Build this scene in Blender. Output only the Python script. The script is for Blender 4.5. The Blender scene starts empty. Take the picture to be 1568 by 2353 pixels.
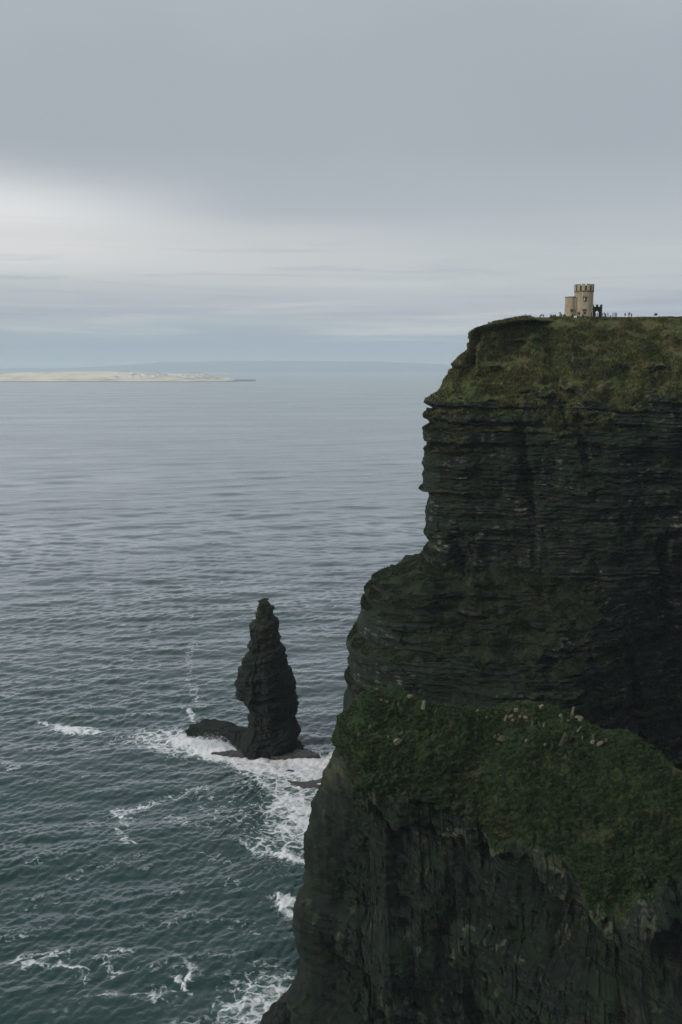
import bpy, math, random
import numpy as np
from mathutils import Vector, Matrix

random.seed(7)
RNG = np.random.default_rng(11)
R = math.radians
scene = bpy.context.scene
COL = scene.collection

# ------------------------------------------------------------------ camera
CAM_Z = 157.0
FPX = 2038.0                       # focal length in units of a 1568 x 2353 frame
PITCH = math.atan(335.5 / FPX)
cam_data = bpy.data.cameras.new('camera')
cam = bpy.data.objects.new('camera', cam_data)
COL.objects.link(cam)
cam.location = (0, 0, CAM_Z)
cam.rotation_euler = (R(90) - PITCH, 0, 0)
cam_data.sensor_fit = 'VERTICAL'
cam_data.sensor_height = 24
cam_data.lens = 24 * FPX / 2353.0
cam_data.clip_start = 1.0
cam_data.clip_end = 200000
scene.camera = cam

# ------------------------------------------------------------------ sun, sky, exposure
SUN_EL, SUN_AZ = R(24), R(-117)     # azimuth from +Y towards +X: the sun stands left, a little behind the camera
sd = bpy.data.lights.new('sun', 'SUN')
sun = bpy.data.objects.new('sun', sd)
COL.objects.link(sun)
sd.energy = 1.5
sd.angle = R(10)
sd.color = (1.0, 0.90, 0.76)
sdir = Vector((math.sin(SUN_AZ) * math.cos(SUN_EL), math.cos(SUN_AZ) * math.cos(SUN_EL), math.sin(SUN_EL)))
sun.rotation_euler = sdir.to_track_quat('Z', 'Y').to_euler()

world = bpy.data.worlds.new('World')
scene.world = world
world.use_nodes = True


class NT:
    """small node-tree writer"""
    def __init__(self, nt):
        self.nt = nt
        nt.nodes.clear()

    def n(self, kind, **kw):
        nd = self.nt.nodes.new(kind)
        for k, v in kw.items():
            if k.startswith('in_'):
                key = k[3:]
                key = int(key) if key.isdigit() else key.replace('_', ' ')
                self.set(nd.inputs[key], v)
            else:
                setattr(nd, k, v)
        return nd

    def set(self, sock, v):
        if isinstance(v, bpy.types.NodeSocket):
            self.nt.links.new(v, sock)
        elif isinstance(v, bpy.types.Node):
            self.nt.links.new(v.outputs[0], sock)
        else:
            sock.default_value = v

    def math(self, op, a, b=0.0, c=None, clamp=False):
        nd = self.nt.nodes.new('ShaderNodeMath')
        nd.operation = op
        nd.use_clamp = clamp
        self.set(nd.inputs[0], a)
        self.set(nd.inputs[1], b)
        if c is not None:
            self.set(nd.inputs[2], c)
        return nd.outputs[0]

    def smooth(self, v, a, b, lo=0.0, hi=1.0):
        nd = self.nt.nodes.new('ShaderNodeMapRange')
        nd.interpolation_type = 'SMOOTHSTEP'
        self.set(nd.inputs[0], v)
        self.set(nd.inputs[1], a); self.set(nd.inputs[2], b)
        self.set(nd.inputs[3], lo); self.set(nd.inputs[4], hi)
        return nd.outputs[0]

    def mix(self, f, a, b, mode='MIX'):
        nd = self.nt.nodes.new('ShaderNodeMix')
        nd.data_type = 'RGBA'
        nd.blend_type = mode
        self.set(nd.inputs[0], f)
        self.set(nd.inputs[6], a if not isinstance(a, tuple) else (*a, 1.0)[:4])
        self.set(nd.inputs[7], b if not isinstance(b, tuple) else (*b, 1.0)[:4])
        return nd.outputs[2]

    def ramp(self, f, stops, interp='LINEAR'):
        nd = self.nt.nodes.new('ShaderNodeValToRGB')
        cr = nd.color_ramp
        cr.interpolation = interp
        while len(cr.elements) > 1:
            cr.elements.remove(cr.elements[-1])
        cr.elements[0].position = stops[0][0]
        cr.elements[0].color = (*stops[0][1], 1)
        for p, c in stops[1:]:
            e = cr.elements.new(p)
            e.color = (*c, 1)
        self.set(nd.inputs[0], f)
        return nd.outputs[0]

    def mapping(self, vec, scale=(1, 1, 1), rot=(0, 0, 0), loc=(0, 0, 0)):
        if any(rot):
            r0 = self.nt.nodes.new('ShaderNodeMapping')
            self.set(r0.inputs[0], vec)
            r0.inputs['Rotation'].default_value = rot
            vec = r0.outputs[0]
        nd = self.nt.nodes.new('ShaderNodeMapping')
        self.set(nd.inputs[0], vec)
        nd.inputs['Scale'].default_value = scale
        nd.inputs['Location'].default_value = loc
        return nd.outputs[0]

    def noise(self, vec, scale, detail=4, rough=0.55, dist=0.0):
        nd = self.nt.nodes.new('ShaderNodeTexNoise')
        self.set(nd.inputs['Vector'], vec)
        nd.inputs['Scale'].default_value = scale
        nd.inputs['Detail'].default_value = detail
        nd.inputs['Roughness'].default_value = rough
        nd.inputs['Distortion'].default_value = dist
        return nd.outputs[0]


def lin(h):
    c = [int(h[i:i + 2], 16) / 255 for i in (1, 3, 5)]
    return tuple(x / 12.92 if x <= 0.04045 else ((x + 0.055) / 1.055) ** 2.4 for x in c)


def build_world():
    w = NT(world.node_tree)
    tc = w.n('ShaderNodeTexCoord')
    d = tc.outputs['Generated']
    sep = w.n('ShaderNodeSeparateXYZ', in_0=d)
    el = w.math('MULTIPLY', w.math('ARCSINE', sep.outputs[2]), 180 / math.pi)
    az = w.math('MULTIPLY', w.math('ARCTAN2', sep.outputs[0], sep.outputs[1]), 180 / math.pi)
    comb = w.n('ShaderNodeCombineXYZ', in_0=w.math('MULTIPLY', az, 0.045), in_1=w.math('MULTIPLY', el, 0.28), in_2=0.0)
    soft = w.noise(comb.outputs[0], 1.0, 4, 0.5, 0.4)
    comb2 = w.n('ShaderNodeCombineXYZ', in_0=w.math('MULTIPLY', az, 0.05), in_1=w.math('MULTIPLY', el, 0.10), in_2=4.0)
    big = w.noise(comb2.outputs[0], 1.0, 3, 0.5, 0.2)
    comb3 = w.n('ShaderNodeCombineXYZ', in_0=w.math('MULTIPLY', az, 0.06), in_1=w.math('MULTIPLY', el, 1.1), in_2=9.0)
    streak = w.noise(comb3.outputs[0], 1.0, 5, 0.6, 0.5)
    # layers drift up and down a little along the horizon
    e2 = w.math('ADD', el, w.math('MULTIPLY', w.math('SUBTRACT', soft, 0.5), 2.4))
    t = w.math('DIVIDE', e2, 90.0, clamp=True)
    S = lambda deg, h: (deg / 90.0, lin(h))
    base = w.ramp(t, [S(0, '#a2b1bd'), S(1.4, '#a0b0bd'), S(2.1, '#a5b3be'), S(2.6, '#b3bdc4'), S(3.2, '#adb5c0'),
                      S(4.2, '#b9c0c6'), S(5.2, '#bfc5c8'), S(7.2, '#bdc3c7'), S(9.5, '#b3bac1'), S(13, '#acb4bb'),
                      S(17, '#adb5bc'), S(22, '#b0b8bf'), S(32, '#b9c0c7'), (45 / 90, (0.66, 0.70, 0.75)), (60 / 90, (1.02, 1.06, 1.10)), (1.0, (1.15, 1.18, 1.22))], 'LINEAR')
    # brighter bank of cloud low on the left
    g1 = w.math('MULTIPLY', w.smooth(az, -4.0, -21.0), w.math('MULTIPLY', w.smooth(e2, 4.2, 7.0), w.smooth(e2, 12.5, 8.8)))
    c1 = w.mix(w.math('MULTIPLY', g1, 0.95), base, lin('#e7e8e8'))
    g2 = w.math('MULTIPLY', w.smooth(az, 13.0, -9.0), w.math('MULTIPLY', w.smooth(e2, 4.8, 6.2), w.smooth(e2, 9.6, 7.2)))
    c2 = w.mix(w.math('MULTIPLY', g2, 0.55), c1, lin('#d6d6d5'))
    g3 = w.math('MULTIPLY', w.smooth(streak, 0.48, 0.70), w.math('MULTIPLY', w.smooth(el, 1.0, 2.2), w.smooth(el, 9.5, 4.5)))
    c3 = w.mix(w.math('MULTIPLY', g3, 0.75), c2, lin('#c9cdce'))
    g4 = w.math('MULTIPLY', w.smooth(streak, 0.47, 0.30), w.math('MULTIPLY', w.smooth(el, 1.0, 2.2), w.smooth(el, 9.5, 4.5)))
    c4 = w.mix(w.math('MULTIPLY', g4, 0.62), c3, lin('#a6adb9'))
    # darker grey blanket upper right
    g5 = w.math('MULTIPLY', w.smooth(big, 0.38, 0.66), w.smooth(el, 8.0, 14.0))
    c5 = w.mix(w.math('MULTIPLY', g5, 0.30), c4, lin('#a2a9b1'))
    g6 = w.math('MULTIPLY', w.smooth(az, -14.0, 22.0), w.math('MULTIPLY', w.smooth(el, 9.0, 13.0), w.smooth(el, 21.0, 15.0)))
    c6 = w.mix(w.math('MULTIPLY', g6, 0.30), c5, lin('#a2a9b0'))
    sky = w.n('ShaderNodeTexSky')
    sky.sky_type = 'NISHITA'
    sky.sun_disc = False
    sky.sun_elevation = SUN_EL
    sky.sun_rotation = SUN_AZ % (2 * math.pi)
    skyv = w.n('ShaderNodeVectorMath', operation='SCALE', in_0=sky.outputs[0])
    skyv.inputs['Scale'].default_value = 0.10
    fin = w.mix(0.05, c6, skyv.outputs[0])
    bg = w.n('ShaderNodeBackground', in_Color=fin)
    bg.inputs['Strength'].default_value = 1.0
    out = w.n('ShaderNodeOutputWorld', in_Surface=bg.outputs[0])


build_world()
scene.view_settings.view_transform = 'Standard'
scene.view_settings.look = 'None'
scene.view_settings.gamma = 1.0
scene.view_settings.exposure = 0.0
cy = scene.cycles
cy.use_denoising = True
try:
    cy.denoiser = 'OPENIMAGEDENOISE'
except Exception:
    pass
cy.max_bounces = 5
cy.diffuse_bounces = 3
cy.glossy_bounces = 3
cy.volume_bounces = 2
cy.caustics_reflective = False
cy.caustics_refractive = False
cy.sample_clamp_indirect = 4.0

# ------------------------------------------------------------------ helpers
SP, CP = math.sin(PITCH), math.cos(PITCH)


def at(xd, yd, Y):
    """world point seen at frame position (xd, yd) at depth Y"""
    u = (xd - 784.0) / FPX
    v = (1176.5 - yd) / FPX
    k = Y / (CP + v * SP)
    return np.array([u * k, Y, CAM_Z + k * (-SP + v * CP)])


def sea_at(xd, yd):
    v = (1176.5 - yd) / FPX
    k = CAM_Z / (SP - v * CP)
    return np.array([(xd - 784.0) / FPX * k, k * (CP + v * SP), 0.0])


def tag(o, label=None, cat=None, group=None, kind=None):
    if label: o['label'] = label
    if cat: o['category'] = cat
    if group: o['group'] = group
    if kind: o['kind'] = kind
    return o


def link_mesh(name, verts, faces, mat, parent=None, smooth=False, attrs=None, mats=None, midx=None):
    me = bpy.data.meshes.new(name)
    verts = np.asarray(verts, dtype=np.float32)
    me.vertices.add(len(verts))
    me.vertices.foreach_set('co', verts.ravel())
    if isinstance(faces, np.ndarray):
        k = faces.shape[1]
        n = len(faces)
        me.loops.add(n * k)
        me.loops.foreach_set('vertex_index', faces.ravel().astype(np.int32))
        me.polygons.add(n)
        me.polygons.foreach_set('loop_start', np.arange(0, n * k, k, dtype=np.int32))
        me.polygons.foreach_set('loop_total', np.full(n, k, dtype=np.int32))
    else:
        tot = sum(len(f) for f in faces)
        me.loops.add(tot)
        me.loops.foreach_set('vertex_index', [i for f in faces for i in f])
        me.polygons.add(len(faces))
        st, c = [], 0
        for f in faces:
            st.append(c); c += len(f)
        me.polygons.foreach_set('loop_start', st)
        me.polygons.foreach_set('loop_total', [len(f) for f in faces])
    if midx is not None:
        me.polygons.foreach_set('material_index', midx)
    me.polygons.foreach_set('use_smooth', [smooth] * len(me.polygons))
    for m in (mats if mats else [mat]):
        me.materials.append(m)
    if attrs:
        for k, a in attrs.items():
            at_ = me.attributes.new(k, 'FLOAT', 'POINT')
            at_.data.foreach_set('value', np.asarray(a, dtype=np.float32).ravel())
    me.update(calc_edges=True)
    me.validate()
    o = bpy.data.objects.new(name, me)
    COL.objects.link(o)
    if parent is not None:
        o.parent = parent
    return o


def grid_faces(nr, nc, wrap=False):
    i = np.arange(nr - 1)[:, None]
    j = np.arange(nc if wrap else nc - 1)[None, :]
    a = i * nc + j
    b = i * nc + (j + 1) % nc
    c = (i + 1) * nc + (j + 1) % nc
    d = (i + 1) * nc + j
    return np.stack([a, b, c, d], -1).reshape(-1, 4)


def hash3(x, y, z, seed=0):
    h = (x.astype(np.int64) * 374761393 + y.astype(np.int64) * 668265263 + z.astype(np.int64) * 2147483647 + seed * 1274126177) & 0xFFFFFFFF
    h = ((h ^ (h >> 13)) * 1274126177) & 0xFFFFFFFF
    h = ((h ^ (h >> 16)) * 2246822519) & 0xFFFFFFFF
    h = h ^ (h >> 13)
    return (h & 0xFFFFFF) / float(0xFFFFFF)


def vnoise(x, y, z, seed=0):
    xi, yi, zi = np.floor(x), np.floor(y), np.floor(z)
    fx, fy, fz = x - xi, y - yi, z - zi
    fx = fx * fx * fx * (fx * (fx * 6 - 15) + 10)
    fy = fy * fy * fy * (fy * (fy * 6 - 15) + 10)
    fz = fz * fz * fz * (fz * (fz * 6 - 15) + 10)
    r = 0
    for dx in (0, 1):
        wx = fx if dx else 1 - fx
        for dy in (0, 1):
            wy = fy if dy else 1 - fy
            for dz in (0, 1):
                wz = fz if dz else 1 - fz
                r = r + wx * wy * wz * hash3(xi + dx, yi + dy, zi + dz, seed)
    return r * 2 - 1


def fbm(x, y, z, octaves=4, seed=0, gain=0.5):
    a, s, t = 1.0, 0.0, 0.0
    for o in range(octaves):
        s = s + a * vnoise(x * 2 ** o + 17.3 * o, y * 2 ** o - 9.1 * o, z * 2 ** o + 5.7 * o, seed + o)
        t += a
        a *= gain
    return s / t


def smooth01(x, a, b):
    t = np.clip((x - a) / (b - a), 0, 1)
    return t * t * (3 - 2 * t)


def grid_normals(P):
    du = np.gradient(P, axis=1)
    dv = np.gradient(P, axis=0)
    n = np.cross(du, dv)
    n /= np.maximum(np.linalg.norm(n, axis=-1, keepdims=True), 1e-9)
    return n


def blocks(u, w, cu, cw, seed):
    """brick-like blocks in (u, w): random offset per block, wavy courses"""
    row = np.floor(w / cw)
    off = hash3(row, row * 0, row * 0, seed) * cu
    cell = np.floor((u + off) / (cu * (0.6 + 0.8 * hash3(row, row * 0, row * 0, seed + 5))))
    return hash3(cell, row, row * 0, seed + 9)


def catmull(ctrl, ts):
    """ctrl (n, ...) sampled at float positions ts in [0, n-1]"""
    n = len(ctrl)
    i = np.clip(np.floor(ts).astype(int), 0, n - 2)
    f = (ts - i).reshape(-1, *([1] * (ctrl.ndim - 1)))
    p0 = ctrl[np.clip(i - 1, 0, n - 1)]; p1 = ctrl[i]; p2 = ctrl[i + 1]; p3 = ctrl[np.clip(i + 2, 0, n - 1)]
    return 0.5 * (2 * p1 + (p2 - p0) * f + (2 * p0 - 5 * p1 + 4 * p2 - p3) * f ** 2 + (3 * p1 - p0 - 3 * p2 + p3) * f ** 3)


# ------------------------------------------------------------------ materials
def new_mat(name):
    m = bpy.data.materials.new(name)
    m.use_nodes = True
    return m, NT(m.node_tree)


def finish(t, color, rough=0.9, bump=None, bstr=0.5, bdist=0.3, spec=0.2):
    p = t.n('ShaderNodeBsdfPrincipled')
    t.set(p.inputs['Base Color'], color if not isinstance(color, tuple) else (*color, 1.0)[:4])
    t.set(p.inputs['Roughness'], rough)
    p.inputs['Specular IOR Level'].default_value = spec
    if bump is not None:
        b = t.n('ShaderNodeBump', in_Height=bump)
        b.inputs['Strength'].default_value = bstr
        b.inputs['Distance'].default_value = bdist
        t.set(p.inputs['Normal'], b.outputs[0])
    t.n('ShaderNodeOutputMaterial', in_Surface=p.outputs[0])
    return p


def cliff_material(name, near):
    m, t = new_mat(name)
    pos = t.n('ShaderNodeNewGeometry').outputs['Position']
    grass = t.n('ShaderNodeAttribute', attribute_name='grass').outputs['Fac']
    soil = t.n('ShaderNodeAttribute', attribute_name='soil').outputs['Fac']
    # rock: thin beds, blocky staining
    beds = t.noise(t.mapping(pos, (0.16, 0.16, 1.1) if not near else (0.25, 0.25, 0.9), rot=(0, R(2), 0)), 1.0, 5, 0.65, 0.3)
    joints = t.noise(t.mapping(pos, (0.55, 0.55, 0.16) if not near else (0.75, 0.75, 0.12)), 1.0, 4, 0.6, 0.3)
    large = t.noise(pos, 0.045, 3, 0.5)
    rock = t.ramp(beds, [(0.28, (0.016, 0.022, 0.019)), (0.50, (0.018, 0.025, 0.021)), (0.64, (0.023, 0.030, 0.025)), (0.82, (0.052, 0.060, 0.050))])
    jf = t.smooth(joints, 0.35, 0.68, 0.70, 1.2)
    rock = t.mix(1.0, rock, t.n('ShaderNodeCombineColor', in_0=jf, in_1=jf, in_2=jf).outputs[0], 'MULTIPLY')
    # pale weathered blocks
    blk = t.n('ShaderNodeTexVoronoi', feature='F1', in_Vector=t.mapping(pos, (0.42, 0.42, 1.5) if not near else (0.5, 0.5, 0.28)))
    blk.inputs['Scale'].default_value = 1.0
    blk.inputs['Randomness'].default_value = 0.9
    bsep = t.n('ShaderNodeSeparateColor', in_0=blk.outputs['Color'])
    pale = t.math('MULTIPLY', t.smooth(bsep.outputs[0], 0.80, 0.92), t.smooth(large, 0.42, 0.62))
    pale = t.math('MULTIPLY', pale, t.smooth(joints, 0.40, 0.62))
    slab = t.n('ShaderNodeAttribute', attribute_name='slab').outputs['Fac']
    rock = t.mix(t.math('MULTIPLY', pale, 0.7), rock, (0.16, 0.165, 0.14) if not near else (0.12, 0.135, 0.085))
    rock = t.mix(t.math('MULTIPLY', slab, t.smooth(bsep.outputs[1], 0.35, 0.95)), rock, (0.078, 0.090, 0.056) if near else (0.20, 0.185, 0.155))
    # moss and lichen tint
    moss = t.smooth(t.noise(pos, 0.13, 5, 0.6, 0.3), 0.46, 0.64)
    rock = t.mix(t.math('MULTIPLY', moss, 0.65), rock, (0.020, 0.034, 0.017))
    rock = t.mix(t.math('MULTIPLY', soil, 0.7), rock, (0.055, 0.042, 0.032))
    # grass
    g1 = t.noise(pos, 0.10, 5, 0.6, 0.4)
    g2 = t.noise(t.mapping(pos, (1.0, 1.0, 0.7)), 1.5 if near else 0.8, 5, 0.7, 0.6)
    if near:
        gcol = t.ramp(g2, [(0.25, (0.010, 0.018, 0.008)), (0.45, (0.016, 0.027, 0.012)), (0.60, (0.027, 0.046, 0.016)), (0.78, (0.060, 0.092, 0.028))])
        gdry = t.ramp(g2, [(0.25, (0.016, 0.018, 0.010)), (0.5, (0.034, 0.040, 0.018)), (0.75, (0.09, 0.095, 0.040))])
        gcol = t.mix(t.smooth(g1, 0.52, 0.68), gcol, gdry)
    else:
        gcol = t.ramp(g2, [(0.25, (0.022, 0.032, 0.014)), (0.45, (0.048, 0.064, 0.024)), (0.62, (0.082, 0.094, 0.036)), (0.8, (0.14, 0.145, 0.06))])
        gdry = t.ramp(g2, [(0.25, (0.034, 0.032, 0.018)), (0.5, (0.082, 0.074, 0.036)), (0.75, (0.16, 0.14, 0.07))])
        gcol = t.mix(t.smooth(g1, 0.46, 0.60), gcol, gdry)
        gcol = t.mix(t.smooth(t.noise(t.mapping(pos, (1, 1, 0.6)), 0.085, 5, 0.65, 0.6), 0.50, 0.62), gcol, (0.022, 0.027, 0.015))
        shade_grass = t.ramp(g2, [(0.25, (0.014, 0.020, 0.012)), (0.5, (0.019, 0.027, 0.015)), (0.75, (0.036, 0.047, 0.024))])  # darker grass lower down: shade of the ledges put into the colour
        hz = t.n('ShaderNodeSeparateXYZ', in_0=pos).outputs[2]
        gcol = t.mix(t.smooth(t.math('ADD', hz, t.math('MULTIPLY', g1, 30.0)), 170.0, 128.0), gcol, shade_grass)
    edge = t.noise(pos, 0.9, 5, 0.7)
    gm = t.smooth(t.math('ADD', grass, t.math('MULTIPLY', t.math('SUBTRACT', edge, 0.5), 0.9)), 0.42, 0.58)
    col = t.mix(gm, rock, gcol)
    fine = t.noise(t.mapping(pos, (1, 1, 3)), 1.6, 5, 0.7)
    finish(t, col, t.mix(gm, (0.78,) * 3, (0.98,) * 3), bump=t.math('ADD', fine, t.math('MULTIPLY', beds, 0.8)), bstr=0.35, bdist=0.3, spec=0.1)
    return m


def stack_material():
    m, t = new_mat('wet_dark_rock')
    pos = t.n('ShaderNodeNewGeometry').outputs['Position']
    beds = t.noise(t.mapping(pos, (0.16, 0.16, 1.5), rot=(0, R(14), 0)), 1.0, 5, 0.65, 0.4)
    rock = t.ramp(beds, [(0.3, (0.010, 0.014, 0.012)), (0.5, (0.014, 0.019, 0.016)), (0.66, (0.022, 0.027, 0.022)), (0.82, (0.055, 0.058, 0.046))])
    sz = t.n('ShaderNodeSeparateXYZ', in_0=pos).outputs[2]
    top = t.math('MULTIPLY', t.smooth(sz, 35.0, 64.0), t.smooth(t.noise(pos, 0.35, 4, 0.6), 0.42, 0.62))
    col = t.mix(t.math('MULTIPLY', top, 0.8), rock, (0.046, 0.054, 0.028))
    finish(t, col, 0.85, bump=t.math('ADD', beds, t.noise(pos, 1.2, 5, 0.7)), bstr=0.7, bdist=0.5, spec=0.15)
    return m


def water_material():
    m, t = new_mat('sea_water')
    pos = t.n('ShaderNodeNewGeometry').outputs['Position']
    foam_a = t.n('ShaderNodeAttribute', attribute_name='foam').outputs['Fac']
    crest = t.n('ShaderNodeAttribute', attribute_name='crest').outputs['Fac']
    chop = t.noise(t.mapping(pos, (0.16, 0.52, 0.5), rot=(0, 0, R(-13))), 1.0, 6, 0.62, 0.5)
    ripple = t.noise(t.mapping(pos, (0.9, 2.0, 1.0), rot=(0, 0, R(10))), 1.0, 4, 0.6, 0.3)
    patch = t.noise(t.mapping(pos, (0.0016, 0.0065, 1.0), rot=(0, 0, R(-10))), 1.0, 5, 0.55, 0.6)
    wide = t.noise(t.mapping(pos, (0.0004, 0.0011, 1.0)), 1.0, 3, 0.5, 0.4)
    roll = t.noise(t.mapping(pos, (0.022, 0.085, 0.1), rot=(0, 0, R(-12))), 1.0, 4, 0.6, 0.4)
    height = t.math('ADD', t.math('MULTIPLY', chop, 1.0), t.math('MULTIPLY', ripple, 0.30))
    height = t.math('ADD', height, t.math('MULTIPLY', roll, 7.0))
    bmp = t.n('ShaderNodeBump', in_Height=height)
    bmp.inputs['Distance'].default_value = 0.20
    t.set(bmp.inputs['Strength'], t.smooth(patch, 0.35, 0.65, 0.50, 0.85))
    # foam lace
    lace = t.n('ShaderNodeTexVoronoi', feature='DISTANCE_TO_EDGE',
               in_Vector=t.mapping(t.n('ShaderNodeVectorMath', operation='ADD', in_0=pos,
                                       in_1=t.n('ShaderNodeVectorMath', operation='SCALE', in_0=t.n('ShaderNodeTexNoise', in_Vector=pos, in_Scale=0.16, in_Detail=4.0).outputs['Color'], in_3=9.0).outputs[0]).outputs[0], (0.22, 0.26, 0.0)))
    lace.inputs['Scale'].default_value = 1.0
    web = t.smooth(lace.outputs['Distance'], 0.16, 0.0)
    blot = t.noise(t.mapping(pos, (0.34, 0.52, 0.3), rot=(0, 0, R(-12))), 1.0, 8, 0.72, 1.3)
    body = t.math('ADD', t.math('MULTIPLY', web, 0.20), t.math('MULTIPLY', blot, 1.1))
    fo = t.math('ADD', foam_a, t.math('MULTIPLY', t.math('SUBTRACT', body, 0.62), 1.7))
    foam = t.smooth(fo, 0.36, 0.92)
    foam = t.math('MULTIPLY', foam, t.smooth(foam_a, 0.02, 0.12))
    cap = t.math('MULTIPLY', t.smooth(crest, 0.42, 0.80), t.smooth(blot, 0.47, 0.62))
    foam = t.math('MAXIMUM', foam, t.math('MULTIPLY', cap, 0.55))
    deep = t.mix(t.smooth(wide, 0.35, 0.65), (0.014, 0.041, 0.038), (0.022, 0.052, 0.050))
    churn = t.mix(t.smooth(foam_a, 0.25, 0.8), deep, (0.035, 0.095, 0.092))
    body_w = t.n('ShaderNodeBsdfDiffuse', in_Color=churn)
    t.set(body_w.inputs['Normal'], bmp.outputs[0])
    gl = t.n('ShaderNodeBsdfGlossy')
    t.set(gl.inputs['Roughness'], t.smooth(patch, 0.3, 0.7, 0.16, 0.28))
    t.set(gl.inputs['Color'], (0.97, 0.98, 1.0, 1))
    t.set(gl.inputs['Normal'], bmp.outputs[0])
    fr = t.n('ShaderNodeFresnel')
    fr.inputs['IOR'].default_value = 1.40
    t.set(fr.inputs['Normal'], bmp.outputs[0])
    sheen = t.math('MULTIPLY', t.math('SUBTRACT', t.math('MULTIPLY', fr.outputs[0], 2.25), 0.055), t.smooth(patch, 0.3, 0.7, 1.12, 0.86), clamp=True)
    sheen = t.math('MINIMUM', sheen, t.smooth(patch, 0.3, 0.7, 0.74, 0.62))
    p = t.n('ShaderNodeMixShader', in_0=sheen, in_1=body_w.outputs[0], in_2=gl.outputs[0])
    f = t.n('ShaderNodeBsdfDiffuse')
    f.inputs[0].default_value = (0.74, 0.76, 0.77, 1)
    b2 = t.n('ShaderNodeBump', in_Height=blot)
    b2.inputs['Strength'].default_value = 0.6
    b2.inputs['Distance'].default_value = 1.2
    t.set(f.inputs['Normal'], b2.outputs[0])
    mx = t.n('ShaderNodeMixShader', in_0=foam, in_1=p.outputs[0], in_2=f.outputs[0])
    t.n('ShaderNodeOutputMaterial', in_Surface=mx.outputs[0])
    return m


def plain_mat(name, color, rough=0.85, var=0.25, scale=3.0, bstr=0.3, spec=0.2):
    m, t = new_mat(name)
    pos = t.n('ShaderNodeTexCoord').outputs['Object']
    n = t.noise(pos, scale, 5, 0.65, 0.3)
    c = t.mix(n, tuple(x * (1 - var) for x in color), tuple(min(1, x * (1 + var)) for x in color))
    finish(t, c, rough, bump=n, bstr=bstr, bdist=0.05, spec=spec)
    return m


def tower_material():
    m, t = new_mat('tower_stone')
    pos = t.n('ShaderNodeTexCoord').outputs['Object']
    stain = t.noise(t.mapping(pos, (0.9, 0.9, 0.28)), 1.0, 5, 0.6, 0.3)
    course = t.noise(t.mapping(pos, (0.8, 0.8, 3.2)), 1.0, 4, 0.6)
    c = t.ramp(stain, [(0.3, (0.26, 0.215, 0.15)), (0.52, (0.40, 0.335, 0.235)), (0.72, (0.50, 0.42, 0.30))])
    c = t.mix(t.smooth(course, 0.35, 0.7, 0.0, 0.45), c, (0.34, 0.275, 0.20))
    finish(t, c, 0.95, bump=course, bstr=0.5, bdist=0.08, spec=0.1)
    return m


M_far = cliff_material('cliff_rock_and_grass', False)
M_near = cliff_material('near_headland_rock_and_grass', True)
M_stack = stack_material()
M_water = water_material()
M_tower = tower_material()
M_dark = plain_mat('dark_flagstone_and_gate_shade', (0.035, 0.037, 0.036), 0.9)
M_band = plain_mat('weathered_stone_band', (0.17, 0.14, 0.105), 0.9)
M_recess = plain_mat('recess_shade_tone', (0.05, 0.05, 0.042), 0.95)  # near-black parapet colour stands for the shade between the merlons
M_frame = plain_mat('window_hood_stone', (0.14, 0.125, 0.095), 0.9)
M_glass = plain_mat('window_glass', (0.02, 0.025, 0.028), 0.15, 0.1, spec=0.5)
M_pale = plain_mat('pale_lichened_stone', (0.16, 0.15, 0.105), 0.9, 0.35, 2.0, 0.5)
M_greystone = plain_mat('grey_mossy_stone', (0.07, 0.078, 0.045), 0.9, 0.4, 2.0, 0.5)
M_white = plain_mat('white_render', (0.80, 0.79, 0.76), 0.8, 0.04)
M_roof = plain_mat('pale_slate_roof', (0.42, 0.42, 0.42), 0.8, 0.1)
M_coat = plain_mat('dark_coat', (0.018, 0.020, 0.023), 0.9, 0.3)
M_trouser = plain_mat('dark_trousers', (0.025, 0.028, 0.034), 0.9, 0.3)
M_greytr = plain_mat('grey_trousers', (0.20, 0.23, 0.25), 0.9, 0.1)
M_skin = plain_mat('skin', (0.30, 0.19, 0.14), 0.6, 0.1)
M_red = plain_mat('dull_red_cloth', (0.12, 0.03, 0.03), 0.9, 0.2)
M_hair = plain_mat('hair', (0.02, 0.016, 0.013), 0.8, 0.2)
M_blond = plain_mat('blond_hair', (0.50, 0.42, 0.28), 0.8, 0.2)

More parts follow.
